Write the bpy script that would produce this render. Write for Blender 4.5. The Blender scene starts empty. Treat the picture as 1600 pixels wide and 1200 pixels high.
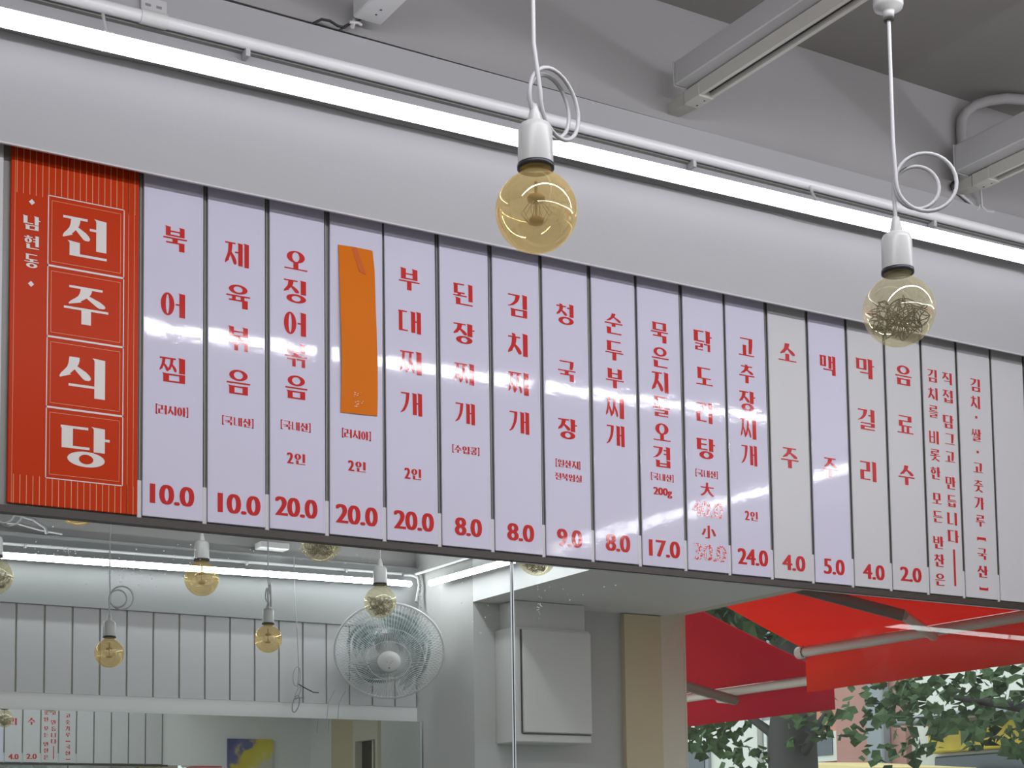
import bpy, math, random
from mathutils import Vector, Matrix
random.seed(7)
S = bpy.context.scene
COL = S.collection
ZB = 2.1          # height of the menu's bottom edge above the floor; z below is measured from that edge

# ------------------------------------------------------------------ camera
cam_data = bpy.data.cameras.new('camera')
cam = bpy.data.objects.new('camera', cam_data)
COL.objects.link(cam)
S.camera = cam
YAW, PITCH, ROLL = math.radians(31.65742), math.radians(4.93814), math.radians(-0.81169)
fw = Vector((math.sin(YAW) * math.cos(PITCH), math.cos(YAW) * math.cos(PITCH), math.sin(PITCH)))
rt0 = Vector((math.cos(YAW), -math.sin(YAW), 0))
up0 = rt0.cross(fw)
rt = math.cos(ROLL) * rt0 + math.sin(ROLL) * up0
up = -math.sin(ROLL) * rt0 + math.cos(ROLL) * up0
M = Matrix((rt, up, -fw)).transposed().to_4x4()
M.translation = Vector((-0.9177, -2.7161, -0.5920 + ZB))
cam.matrix_world = M
cam_data.sensor_width = 36
cam_data.lens = 2538.6224 / 1600 * 36
cam_data.shift_y = (1109.888 - 600) / 1600
cam_data.clip_start = 0.05
cam_data.clip_end = 200

# ------------------------------------------------------------------ daylight outside and exposure
W = bpy.data.worlds.new('overcast_sky')
S.world = W
W.use_nodes = True
W.node_tree.nodes['Background'].inputs[0].default_value = (0.86, 0.93, 1.0, 1)
W.node_tree.nodes['Background'].inputs[1].default_value = 2.0
S.view_settings.view_transform = 'Standard'
S.view_settings.look = 'None'
S.view_settings.exposure = 0.36
S.view_settings.gamma = 1.0
S.cycles.use_denoising = True
S.cycles.max_bounces = 12
S.cycles.diffuse_bounces = 5
S.cycles.glossy_bounces = 6
S.cycles.transparent_max_bounces = 24
LED_MAIN, LED_OPPOSITE, LED_SIDE, LED_ROW = 4.5, 31.0, 33.0, 64.0

# ------------------------------------------------------------------ materials
def new_mat(name):
    m = bpy.data.materials.new(name)
    m.use_nodes = True
    return m, m.node_tree, m.node_tree.nodes['Principled BSDF']

def coords(nt, scale):
    tc = nt.nodes.new('ShaderNodeTexCoord')
    nz = nt.nodes.new('ShaderNodeTexNoise')
    nz.inputs['Scale'].default_value = scale
    nz.inputs['Detail'].default_value = 4
    nt.links.new(tc.outputs['Object'], nz.inputs['Vector'])
    return nz

def paint(name, col, rough=0.6, spec=0.3, bump=0.0, bscale=40, vary=0.0, vscale=3.0, metal=0.0):
    m, nt, b = new_mat(name)
    b.inputs['Base Color'].default_value = (*col, 1)
    b.inputs['Roughness'].default_value = rough
    b.inputs['Specular IOR Level'].default_value = spec
    b.inputs['Metallic'].default_value = metal
    if bump:
        nz = coords(nt, bscale)
        bp = nt.nodes.new('ShaderNodeBump')
        bp.inputs['Strength'].default_value = bump
        bp.inputs['Distance'].default_value = 0.002
        nt.links.new(nz.outputs['Fac'], bp.inputs['Height'])
        nt.links.new(bp.outputs['Normal'], b.inputs['Normal'])
    if vary:
        nz = coords(nt, vscale)
        mx = nt.nodes.new('ShaderNodeMix')
        mx.data_type = 'RGBA'
        mx.inputs['A'].default_value = (*[c * (1 - vary) for c in col], 1)
        mx.inputs['B'].default_value = (*[min(1, c * (1 + vary)) for c in col], 1)
        nt.links.new(nz.outputs['Fac'], mx.inputs['Factor'])
        nt.links.new(mx.outputs['Result'], b.inputs['Base Color'])
    return m

def emitter(name, col, k):
    m = bpy.data.materials.new(name)
    m.use_nodes = True
    nt = m.node_tree
    nt.nodes.clear()
    o = nt.nodes.new('ShaderNodeOutputMaterial')
    e = nt.nodes.new('ShaderNodeEmission')
    e.inputs[0].default_value = (*col, 1)
    e.inputs[1].default_value = k
    nt.links.new(e.outputs[0], o.inputs[0])
    return m

def mix_mat(name, make_a, make_b, fac=None, ior=None):
    m = bpy.data.materials.new(name)
    m.use_nodes = True
    nt = m.node_tree
    nt.nodes.clear()
    o = nt.nodes.new('ShaderNodeOutputMaterial')
    x = nt.nodes.new('ShaderNodeMixShader')
    if ior:
        f = nt.nodes.new('ShaderNodeFresnel')
        f.inputs[0].default_value = ior
        nt.links.new(f.outputs[0], x.inputs[0])
    else:
        x.inputs[0].default_value = fac
    a, b = make_a(nt), make_b(nt)
    nt.links.new(a.outputs[0], x.inputs[1])
    nt.links.new(b.outputs[0], x.inputs[2])
    nt.links.new(x.outputs[0], o.inputs[0])
    return m

def node(kind, col, rough=None):
    def f(nt):
        n = nt.nodes.new(kind)
        n.inputs['Color'].default_value = (*col, 1)
        if rough is not None:
            n.inputs['Roughness'].default_value = rough
        return n
    return f

MAT = {}
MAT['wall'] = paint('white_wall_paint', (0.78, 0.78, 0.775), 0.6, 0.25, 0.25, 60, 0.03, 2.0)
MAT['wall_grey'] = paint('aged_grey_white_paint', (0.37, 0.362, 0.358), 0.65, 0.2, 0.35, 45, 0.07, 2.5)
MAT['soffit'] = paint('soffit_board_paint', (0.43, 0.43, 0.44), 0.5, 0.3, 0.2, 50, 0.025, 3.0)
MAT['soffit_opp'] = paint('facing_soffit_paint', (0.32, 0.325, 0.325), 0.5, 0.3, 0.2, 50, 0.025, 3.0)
MAT['ceiling'] = paint('dull_ceiling_paint', (0.26, 0.247, 0.235), 0.75, 0.2, 0.4, 30, 0.06, 2.0)
MAT['floor'] = paint('floor_tile', (0.36, 0.345, 0.32), 0.45, 0.3, 0.1, 20, 0.06, 4.0)
MAT['plastic'] = paint('white_plastic', (0.82, 0.82, 0.81), 0.35, 0.4)
MAT['pipe'] = paint('white_pipe', (0.90, 0.90, 0.91), 0.25, 0.5)
MAT['plastic_warm'] = paint('yellowed_white_plastic', (0.50, 0.49, 0.44), 0.4, 0.4, 0, 1, 0.06, 20)
MAT['metal_white'] = paint('white_enamel', (0.74, 0.74, 0.74), 0.3, 0.45, 0.05, 30)
MAT['trunk'] = paint('dull_white_trunking', (0.47, 0.465, 0.46), 0.4, 0.4, 0.05, 30, 0.04, 6)
MAT['pier'] = paint('pier_paint', (0.50, 0.50, 0.485), 0.6, 0.25, 0.25, 60, 0.03, 2.0)
MAT['fleck'] = paint('dried_splash', (0.85, 0.86, 0.86), 0.5, 0.4)
MAT['gloss'] = paint('glossy_lilac_acrylic', (0.645, 0.622, 0.745), 0.05, 0.19, 0.13, 20)
MAT['matt'] = paint('matt_white_acrylic', (0.585, 0.58, 0.59), 0.42, 0.35)
MAT['orange_print'] = paint('orange_print', (0.53, 0.036, 0.003), 0.34, 0.09)
MAT['cream_ink'] = paint('cream_print', (0.72, 0.68, 0.64), 0.36, 0.35)
MAT['line_ink'] = paint('pale_orange_print', (0.70, 0.30, 0.14), 0.36, 0.35)
MAT['red_gloss'] = paint('red_ink_gloss', (0.56, 0.040, 0.038), 0.05, 0.19, 0.13, 20)
MAT['red_matt'] = paint('red_ink_matt', (0.52, 0.014, 0.022), 0.42, 0.3)
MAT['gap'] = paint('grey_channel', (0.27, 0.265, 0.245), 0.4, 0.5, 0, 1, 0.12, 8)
MAT['gap_warm'] = paint('yellowed_channel', (0.45, 0.44, 0.36), 0.5, 0.4)
MAT['clip'] = paint('pale_clip', (0.60, 0.59, 0.60), 0.35, 0.4)
MAT['rail_dark'] = paint('dark_brown_rail', (0.055, 0.045, 0.038), 0.4, 0.4)
MAT['dark'] = paint('black_plastic', (0.02, 0.02, 0.025), 0.4, 0.4)
MAT['shadow_gap'] = paint('painted_joint_shade', (0.07, 0.068, 0.066), 0.9, 0.1)
MAT['tape'] = paint('orange_paper', (0.68, 0.165, 0.004), 0.5, 0.12, 0.1, 12)
MAT['tape_dark'] = paint('orange_tape_patch', (0.58, 0.10, 0.002), 0.35, 0.4)
MAT['scuff'] = paint('peeled_white_scuff', (0.85, 0.62, 0.45), 0.4, 0.4)
MAT['led_main'] = emitter('led_main_diffuser', (0.93, 0.93, 1.0), LED_MAIN)
MAT['led_opp'] = emitter('led_opposite_diffuser', (0.93, 0.95, 1.0), LED_OPPOSITE)
MAT['led_side'] = emitter('led_side_diffuser', (0.93, 0.95, 1.0), LED_SIDE)
MAT['led_row'] = emitter('led_row_diffuser', (0.95, 0.94, 1.0), LED_ROW)
MAT['mirror'] = mix_mat('green_tinged_mirror', node('ShaderNodeBsdfGlossy', (0.80, 0.845, 0.815), 0.0),
                        node('ShaderNodeBsdfDiffuse', (0.5, 0.53, 0.5)), 0.03)
MAT['mirror_edge'] = paint('dark_glass_edge', (0.03, 0.04, 0.045), 0.1, 0.6)
MAT['mirror_bevel'] = paint('glass_edge_and_highlight', (0.75, 0.80, 0.82), 0.15, 0.6)
def pane_mat(name, tint):
    m = mix_mat(name, node('ShaderNodeBsdfTransparent', tint), node('ShaderNodeBsdfGlossy', (1, 1, 1), 0.0), 0.1)
    nt = m.node_tree
    lw = nt.nodes.new('ShaderNodeLayerWeight')
    lw.inputs[0].default_value = 0.5
    pw = nt.nodes.new('ShaderNodeMath'); pw.operation = 'POWER'; pw.inputs[1].default_value = 5
    ma = nt.nodes.new('ShaderNodeMath'); ma.operation = 'MULTIPLY_ADD'; ma.inputs[1].default_value = .7; ma.inputs[2].default_value = .015
    nt.links.new(lw.outputs['Facing'], pw.inputs[0])
    nt.links.new(pw.outputs[0], ma.inputs[0])
    mx = [n for n in nt.nodes if n.bl_idname == 'ShaderNodeMixShader'][0]
    nt.links.new(ma.outputs[0], mx.inputs[0])
    return m
MAT['glass'] = pane_mat('window_glass', (0.90, 0.92, 0.91))
MAT['glass_dark'] = pane_mat('tinted_door_glass', (0.22, 0.24, 0.25))
def milky(c_gloss, c_diff, fac):
    def f(nt):
        x = nt.nodes.new('ShaderNodeMixShader')
        x.inputs[0].default_value = fac
        g = node('ShaderNodeBsdfGlossy', c_gloss, 0.03)(nt)
        d = node('ShaderNodeBsdfTranslucent', c_diff)(nt)
        d2 = node('ShaderNodeBsdfDiffuse', c_diff)(nt)
        y = nt.nodes.new('ShaderNodeMixShader')
        nt.links.new(d.outputs[0], y.inputs[1]); nt.links.new(d2.outputs[0], y.inputs[2])
        nt.links.new(g.outputs[0], x.inputs[1]); nt.links.new(y.outputs[0], x.inputs[2])
        return x
    return f
MAT['amber'] = mix_mat('mirrored_amber_glass', node('ShaderNodeBsdfTransparent', (0.99, 0.91, 0.69)),
                       milky((1.0, 0.85, 0.50), (0.95, 0.74, 0.34), 0.45), 0.40)
MAT['amber_pale'] = mix_mat('pale_champagne_glass', node('ShaderNodeBsdfTransparent', (0.99, 0.96, 0.82)),
                            milky((1.0, 0.95, 0.75), (0.95, 0.87, 0.58), 0.35), 0.27)
MAT['socket'] = paint('socket_plastic', (0.43, 0.43, 0.418), 0.35, 0.4)
MAT['wire'] = paint('bronze_wire', (0.085, 0.055, 0.022), 0.35, 0.5, metal=0.4)
MAT['core'] = paint('brown_bulb_core', (0.26, 0.18, 0.09), 0.5, 0.3)
MAT['cord'] = paint('white_cord', (0.40, 0.40, 0.405), 0.45, 0.4)
MAT['cord_grey'] = paint('grey_cord', (0.30, 0.31, 0.31), 0.5, 0.3)
MAT['beige'] = paint('beige_timber_paint', (0.60, 0.52, 0.34), 0.55, 0.3, 0.1, 30, 0.04, 5)
MAT['cream'] = paint('cream_frame', (0.66, 0.62, 0.50), 0.5, 0.3)
MAT['cabinet'] = paint('off_white_cabinet', (0.66, 0.66, 0.64), 0.45, 0.3, 0.05, 25, 0.02, 4)
MAT['blade'] = mix_mat('clear_grey_fan_blade', node('ShaderNodeBsdfDiffuse', (0.62, 0.65, 0.64)),
                       node('ShaderNodeBsdfTransparent', (0.96, 0.98, 0.98)), 0.90)
def cloth(name, col):
    return mix_mat(name, node('ShaderNodeBsdfDiffuse', col), node('ShaderNodeBsdfTranslucent', col), 0.45)
MAT['awning_orange'] = cloth('orange_red_canvas', (0.86, 0.045, 0.012))
MAT['awning_red'] = cloth('crimson_canvas', (0.50, 0.012, 0.03))
MAT['awning_metal'] = paint('grey_beige_awning_metal', (0.42, 0.36, 0.30), 0.5, 0.4)
MAT['awning_brown'] = paint('brown_awning_metal', (0.16, 0.10, 0.075), 0.5, 0.4)
MAT['bark'] = paint('bark', (0.075, 0.07, 0.065), 0.9, 0.1, 0.6, 12)
MAT['leaf'] = paint('leaf_green', (0.062, 0.105, 0.04), 0.6, 0.3, 0, 1, 0.35, 6)
MAT['brick'] = paint('salmon_brick', (0.50, 0.24, 0.17), 0.8, 0.2, 0, 1, 0.15, 3)
MAT['render'] = paint('cream_render', (0.68, 0.66, 0.60), 0.8, 0.2, 0, 1, 0.05, 1)
MAT['brick_pink'] = paint('pink_brick', (0.42, 0.22, 0.19), 0.8, 0.2, 0, 1, 0.12, 3)
MAT['grey_block'] = paint('grey_block', (0.28, 0.29, 0.31), 0.7, 0.3)
MAT['pane'] = paint('dark_pane', (0.08, 0.09, 0.10), 0.15, 0.5)
MAT['sign_yellow'] = paint('yellow_sign', (0.75, 0.52, 0.06), 0.5, 0.3, 0, 1, 0.5, 3)
MAT['shop_canopy'] = paint('cream_shop_canopy', (0.78, 0.62, 0.30), 0.6, 0.3)
MAT['asphalt'] = paint('asphalt', (0.20, 0.20, 0.20), 0.9, 0.2, 0.2, 30, 0.08, 2)

def worn_ink():
    m, nt, b = new_mat('flaking_red_ink')
    nz = coords(nt, 260)
    nz.inputs['Detail'].default_value = 2
    rp = nt.nodes.new('ShaderNodeValToRGB')
    rp.color_ramp.elements[0].position = 0.47
    rp.color_ramp.elements[0].color = (0.62, 0.045, 0.042, 1)
    rp.color_ramp.elements[1].position = 0.53
    rp.color_ramp.elements[1].color = (0.74, 0.66, 0.74, 1)
    nt.links.new(nz.outputs['Fac'], rp.inputs[0])
    nt.links.new(rp.outputs[0], b.inputs['Base Color'])
    b.inputs['Roughness'].default_value = 0.15
    return m
MAT['red_worn'] = worn_ink()

def painting_mat():
    m, nt, b = new_mat('abstract_yellow_painting')
    tc = nt.nodes.new('ShaderNodeTexCoord')
    nz = nt.nodes.new('ShaderNodeTexNoise')
    nz.inputs['Scale'].default_value = 9
    dt = nt.nodes.new('ShaderNodeVectorMath'); dt.operation = 'DOT_PRODUCT'
    dt.inputs[1].default_value = (1.0, 0, -1.0)
    ad = nt.nodes.new('ShaderNodeMath'); ad.operation = 'MULTIPLY_ADD'
    ad.inputs[1].default_value = .45
    of = nt.nodes.new('ShaderNodeMath'); of.inputs[1].default_value = .40
    nt.links.new(tc.outputs['Object'], nz.inputs['Vector'])
    nt.links.new(tc.outputs['Object'], dt.inputs[0])
    nt.links.new(nz.outputs['Fac'], ad.inputs[0])
    nt.links.new(dt.outputs['Value'], ad.inputs[2])
    nt.links.new(ad.outputs[0], of.inputs[0])
    rp = nt.nodes.new('ShaderNodeValToRGB')
    cr = rp.color_ramp
    cr.elements[0].position, cr.elements[0].color = 0.34, (0.06, 0.07, 0.22, 1)
    cr.elements[1].position, cr.elements[1].color = 0.72, (0.62, 0.60, 0.50, 1)
    for p, c in ((0.42, (0.14, 0.14, 0.30, 1)), (0.46, (0.62, 0.50, 0.02, 1)), (0.62, (0.70, 0.62, 0.05, 1))):
        e = cr.elements.new(p)
        e.color = c
    nt.links.new(of.outputs[0], rp.inputs[0])
    nt.links.new(rp.outputs[0], b.inputs['Base Color'])
    b.inputs['Roughness'].default_value = 0.5
    return m
MAT['painting'] = painting_mat()

# ------------------------------------------------------------------ mesh helpers
WL = {}      # world position of every object made, so that parts are written in world coordinates

class MB:
    def __init__(self):
        self.v, self.f, self.mi, self.sm = [], [], [], []
    def add(self, vs, fs, mi=0, smooth=False):
        o = len(self.v)
        self.v += [tuple(p) for p in vs]
        for f in fs:
            self.f.append([i + o for i in f]); self.mi.append(mi); self.sm.append(smooth)
        return self
    def box(self, x0, x1, y0, y1, z0, z1, mi=0):
        return self.hexa([(x0, y0, z0), (x1, y0, z0), (x1, y1, z0), (x0, y1, z0),
                          (x0, y0, z1), (x1, y0, z1), (x1, y1, z1), (x0, y1, z1)], mi)
    def hexa(self, p, mi=0):
        return self.add(p, [(0, 3, 2, 1), (4, 5, 6, 7), (0, 1, 5, 4), (1, 2, 6, 5), (2, 3, 7, 6), (3, 0, 4, 7)], mi)
    def bbox(self, x0, x1, y0, y1, z0, z1, b=0.002, mi=0):
        """box with chamfered edges"""
        b = min(b, (x1 - x0) / 2.1, (y1 - y0) / 2.1, (z1 - z0) / 2.1)
        vs, idx = [], {}
        X, Y, Z = (x0, x1), (y0, y1), (z0, z1)
        for i in (0, 1):
            for j in (0, 1):
                for k in (0, 1):
                    c = [X[i], Y[j], Z[k]]
                    s = [1 - 2 * i, 1 - 2 * j, 1 - 2 * k]
                    for ax in range(3):
                        q = [c[a] if a == ax else c[a] + s[a] * b for a in range(3)]
                        idx[(i, j, k, ax)] = len(vs); vs.append(q)
        fs = []
        for ax in range(3):
            a, c = [q for q in range(3) if q != ax]
            for side in (0, 1):
                quad = []
                for (m, n) in ((0, 0), (1, 0), (1, 1), (0, 1)):
                    key = [0, 0, 0]; key[ax] = side; key[a] = m; key[c] = n
                    quad.append(idx[(*key, ax)])
                fs.append(quad)
            for (m, n) in ((0, 0), (1, 0), (1, 1), (0, 1)):
                k0, k1 = [0, 0, 0], [0, 0, 0]
                k0[a] = k1[a] = m; k0[c] = k1[c] = n; k0[ax], k1[ax] = 0, 1
                fs.append([idx[(*k0, a)], idx[(*k1, a)], idx[(*k1, c)], idx[(*k0, c)]])
        for i in (0, 1):
            for j in (0, 1):
                for k in (0, 1):
                    fs.append([idx[(i, j, k, 0)], idx[(i, j, k, 1)], idx[(i, j, k, 2)]])
        return self.add(vs, fs, mi)
    def tube(self, pts, r, n=8, mi=0, caps=True, closed=False):
        pts = [Vector(p) for p in pts]
        m = len(pts)
        rs = r if isinstance(r, (list, tuple)) else [r] * m
        rings, prev = [], None
        for i, p in enumerate(pts):
            if closed:
                t = pts[(i + 1) % m] - pts[i - 1]
            else:
                t = pts[min(i + 1, m - 1)] - pts[max(i - 1, 0)]
            t.normalize()
            if prev is None:
                a = Vector((0, 0, 1)) if abs(t.z) < 0.9 else Vector((1, 0, 0))
                prev = t.cross(a).normalized()
            u = (prev - t * prev.dot(t)).normalized()
            prev = u
            w = t.cross(u)
            rings.append([p + (u * math.cos(2 * math.pi * k / n) + w * math.sin(2 * math.pi * k / n)) * rs[i] for k in range(n)])
        vs = [q for rg in rings for q in rg]
        fs = []
        for i in range(m if closed else m - 1):
            j = (i + 1) % m
            for k in range(n):
                l = (k + 1) % n
                fs.append((i * n + k, i * n + l, j * n + l, j * n + k))
        self.add(vs, fs, mi, True)
        if caps and not closed:
            self.add(rings[0], [list(range(n))[::-1]], mi)
            self.add(rings[-1], [list(range(n))], mi)
        return self
    def lathe(self, c, prof, n=24, mi=0, axis=None):
        """surface of revolution: prof = [(radius, height), ...] about an axis through c"""
        c = Vector(c)
        ax = Vector(axis).normalized() if axis else Vector((0, 0, 1))
        a = Vector((1, 0, 0)) if abs(ax.x) < 0.9 else Vector((0, 1, 0))
        u = ax.cross(a).normalized(); w = ax.cross(u)
        vs, fs = [], []
        for (r, h) in prof:
            for k in range(n):
                an = 2 * math.pi * k / n
                vs.append(c + ax * h + (u * math.cos(an) + w * math.sin(an)) * max(r, 1e-5))
        for i in range(len(prof) - 1):
            for k in range(n):
                l = (k + 1) % n
                fs.append((i * n + k, i * n + l, (i + 1) * n + l, (i + 1) * n + k))
        return self.add(vs, fs, mi, True)
    def build(self, name, mats, parent=None, origin=None):
        if not isinstance(mats, (list, tuple)):
            mats = [mats]
        vs = [Vector((p[0], p[1], p[2] + ZB)) for p in self.v]
        if parent is not None:
            base = WL[parent.name]
        else:
            if origin is None:
                xs, ys, zs = zip(*[(p.x, p.y, p.z) for p in vs])
                base = Vector(((min(xs) + max(xs)) / 2, (min(ys) + max(ys)) / 2, min(zs)))
            else:
                base = Vector(origin)
        me = bpy.data.meshes.new(name)
        me.from_pydata([p - base for p in vs], [], self.f)
        for m in mats:
            me.materials.append(MAT[m])
        me.polygons.foreach_set('material_index', self.mi)
        me.polygons.foreach_set('use_smooth', self.sm)
        me.update()
        o = bpy.data.objects.new(name, me)
        COL.objects.link(o)
        if parent is not None:
            o.parent = parent
        else:
            o.location = base
        WL[o.name] = base
        return o

def tag(o, label=None, cat=None, group=None, kind=None):
    if label: o['label'] = label
    if cat: o['category'] = cat
    if group: o['group'] = group
    if kind: o['kind'] = kind
    return o

def empty(name, loc, label, cat, group=None):
    o = bpy.data.objects.new(name, None)
    o.empty_display_size = 0.1
    COL.objects.link(o)
    o.location = (loc[0], loc[1], loc[2] + ZB)
    WL[o.name] = Vector(o.location)
    return tag(o, label, cat, group)

def struct(mb, name, mats, label=None):
    return tag(mb.build(name, mats), label, None, None, 'structure')

def rv(x, yv, z):
    """real point of a point measured in the mirror (mirror face at y = 0.01)"""
    return (x, 0.02 - yv, z)

# ------------------------------------------------------------------ lettering
# Hangul in the board's fat-stem, thin-bar letterform, drawn stroke by stroke in a unit square
INI = 'ㄱㄲㄴㄷㄸㄹㅁㅂㅃㅅㅆㅇㅈㅉㅊㅋㅌㅍㅎ'
MED = 'ㅏㅐㅑㅒㅓㅔㅕㅖㅗㅘㅙㅚㅛㅜㅝㅞㅟㅠㅡㅢㅣ'
FIN = ' ㄱㄲㄳㄴㄵㄶㄷㄹㄺㄻㄼㄽㄾㄿㅀㅁㅂㅄㅅㅆㅇㅈㅊㅋㅌㅍㅎ'

def _bar(P, x0, x1, y, t):
    P.append([(x0, y - t / 2), (x1, y - t / 2), (x1, y + t / 2), (x0, y + t / 2)])
def _stem(P, x0, x1, y0, y1, flag=True):
    f = min(.05, (x1 - x0) * .28)
    if flag:
        P.append([(x0, y0), (x1, y0), (x1, y1 - .02), (x0 - f, y1 + .005), (x0 - f * .15, y1 - .035), (x0, y1 - .08)][::1])
    else:
        P.append([(x0, y0), (x1, y0), (x1, y1), (x0, y1)])
def _ring(P, x0, x1, y0, y1, tv, th):
    cx, cy, a, b = (x0 + x1) / 2, (y0 + y1) / 2, (x1 - x0) / 2, (y1 - y0) / 2
    n = 28
    ai, bi = max(a - tv, a * .25), max(b - th * 1.15, b * .3)
    for k in range(n):
        q = []
        for (ra, rb, kk) in ((a, b, k), (a, b, k + 1), (ai, bi, k + 1), (ai, bi, k)):
            an = 2 * math.pi * kk / n
            q.append((cx + ra * math.cos(an), cy + rb * math.sin(an)))
        P.append(q)
def _sweep(P, pts):
    """ribbon through (x, y, half width) with level ends: used for the slanting strokes"""
    for (xa, ya, wa), (xb, yb, wb) in zip(pts, pts[1:]):
        P.append([(xa - wa, ya), (xb - wb, yb), (xb + wb, yb), (xa + wa, ya)])
def _siot(P, x0, x1, y0, y1, tv, th, top=True):
    w, h = x1 - x0, y1 - y0
    xm = x0 + w * .50
    t = min(tv * .52, w * .17)
    a = [(0, 0, 1.0), (.12, -.005, 1.05), (.30, -.03, 1.0), (.48, -.09, .92), (.64, -.20, .85), (.78, -.30, .85)]
    pts = [(xm + dx * w, y1 - u * h, t * k) for u, dx, k in a]
    _sweep(P, pts)
    xs, ys, ws = pts[-1]
    P.append([(xs - ws, ys), (x0, y0 + h * .07), (x0 + w * .02, y0 + h * .015), (xs + ws * 1.4, ys - .02 * h), (xs + ws, ys)])
    b = [(.40, .03, .35), (.50, .10, .75), (.62, .22, 1.0), (.76, .33, 1.05), (.88, .40, .95), (.96, .42, .70), (1.0, .425, .35)]
    _sweep(P, [(xm + dx * w, y1 - u * h, t * k) for u, dx, k in b])
def _con(P, j, x0, x1, y0, y1, tv, th, final=False, vert=False):
    w, h = x1 - x0, y1 - y0
    tv = min(tv, w * .40)
    if j == 'ㄱ':
        _bar(P, x0, x1, y1 - th / 2, th)
        if vert and not final:
            c = [(0, 0), (.16, -.01), (.34, -.05), (.52, -.13), (.68, -.27), (.80, -.42), (.88, -.52)]
            t = tv / 2
            pts = [(x1 - t + dx * w, y1 - u * h, t * (1 - .25 * u)) for u, dx in c]
            _sweep(P, pts)
            xs, ys, ws = pts[-1]
            P.append([(xs - ws, ys), (x0 - .02, y0 + .06 * h), (x0 - .01, y0), (xs + ws, ys)])
        elif final:
            P.append([(x1 - tv, y0), (x1, y0), (x1, y1), (x1 - tv, y1)])
        else:
            _sweep(P, [(x1 - tv / 2, y1, tv / 2), (x1 - tv / 2 - .01, y1 - .5 * h, tv / 2), (x1 - tv / 2 - .05, y0, tv / 2 * .8)])
    elif j == 'ㄲ' or j == 'ㄸ' or j == 'ㅃ' or j == 'ㅆ' or j == 'ㅉ':
        b = {'ㄲ': 'ㄱ', 'ㄸ': 'ㄷ', 'ㅃ': 'ㅂ', 'ㅆ': 'ㅅ', 'ㅉ': 'ㅈ'}[j]
        g = -.02 if j in 'ㅆㅉ' else .04
        m = (x0 + x1) / 2
        _con(P, b, x0, m - g / 2, y0, y1, tv * .78, th, final, vert)
        _con(P, b, m + g / 2, x1, y0, y1, tv * .78, th, final, vert)
    elif j == 'ㄴ':
        _stem(P, x0 + .02, x0 + .02 + tv, y0 + th * .5, y1)
        _bar(P, x0 + .02, x1, y0 + th / 2, th)
    elif j == 'ㄷ' or j == 'ㅌ':
        _stem(P, x0, x0 + tv, y0, y1, False)
        _bar(P, x0 - .02, x1 - .03, y1 - th / 2, th)
        _bar(P, x0, x1, y0 + th / 2, th)
        if j == 'ㅌ': _bar(P, x0, x1 - .04, (y0 + y1) / 2, th)
    elif j == 'ㄹ':
        m = (y0 + y1) / 2
        th = min(th, h * .16)
        for y in (y1 - th / 2, m, y0 + th / 2): _bar(P, x0, x1, y, th)
        P.append([(x1 - tv, m), (x1, m), (x1, y1), (x1 - tv, y1)])
        P.append([(x0, y0), (x0 + tv, y0), (x0 + tv, m), (x0, m)])
    elif j == 'ㅁ':
        _stem(P, x0 + .01, x0 + .01 + tv, y0, y1); _stem(P, x1 - tv, x1, y0, y1, False)
        _bar(P, x0, x1, y1 - th / 2 - .01, th); _bar(P, x0 + .01, x1, y0 + th / 2, th)
    elif j == 'ㅂ':
        _stem(P, x0 + .01, x0 + .01 + tv, y0, y1); _stem(P, x1 - tv, x1, y0, y1)
        _bar(P, x0 + .01, x1, y0 + h * .50, th); _bar(P, x0 + .01, x1, y0 + th / 2, th)
    elif j == 'ㅅ':
        _siot(P, x0, x1, y0, y1, tv, th)
    elif j == 'ㅈ':
        _bar(P, x0 + w * .02, x1 - w * .04, y1 - th / 2, th)
        _siot(P, x0, x1, y0, y1 - th * .6, tv, th)
    elif j == 'ㅊ':
        xm = (x0 + x1) / 2
        P.append([(xm - tv * .55, y1 + .0), (xm + tv * .2, y1 - .02), (xm + tv * .35, y1 - h * .2), (xm - tv * .3, y1 - h * .2)])
        _con(P, 'ㅈ', x0, x1, y0, y1 - h * .15, tv, th)
    elif j == 'ㅋ':
        _con(P, 'ㄱ', x0, x1, y0, y1, tv, th, final, vert); _bar(P, x0 + .03, x1 - tv * .5, y0 + h * .5, th)
    elif j == 'ㅇ':
        _ring(P, x0, x1, y0, y1, tv, th)
    elif j == 'ㅎ':
        xm = (x0 + x1) / 2
        P.append([(xm - tv * .5, y1), (xm + tv * .3, y1 - .02), (xm + tv * .3, y1 - h * .17), (xm - tv * .3, y1 - h * .17)])
        _bar(P, x0, x1, y1 - h * .22, th)
        _ring(P, x0 + w * .06, x1 - w * .06, y0, y1 - h * .32, tv * .9, th * .9)
    elif j == 'ㄺ':
        m = x0 + w * .52
        _con(P, 'ㄹ', x0, m, y0, y1, tv * .62, th * .85, True)
        _con(P, 'ㄱ', m + .05, x1, y0 - .02, y1, tv * .8, th, True)

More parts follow.
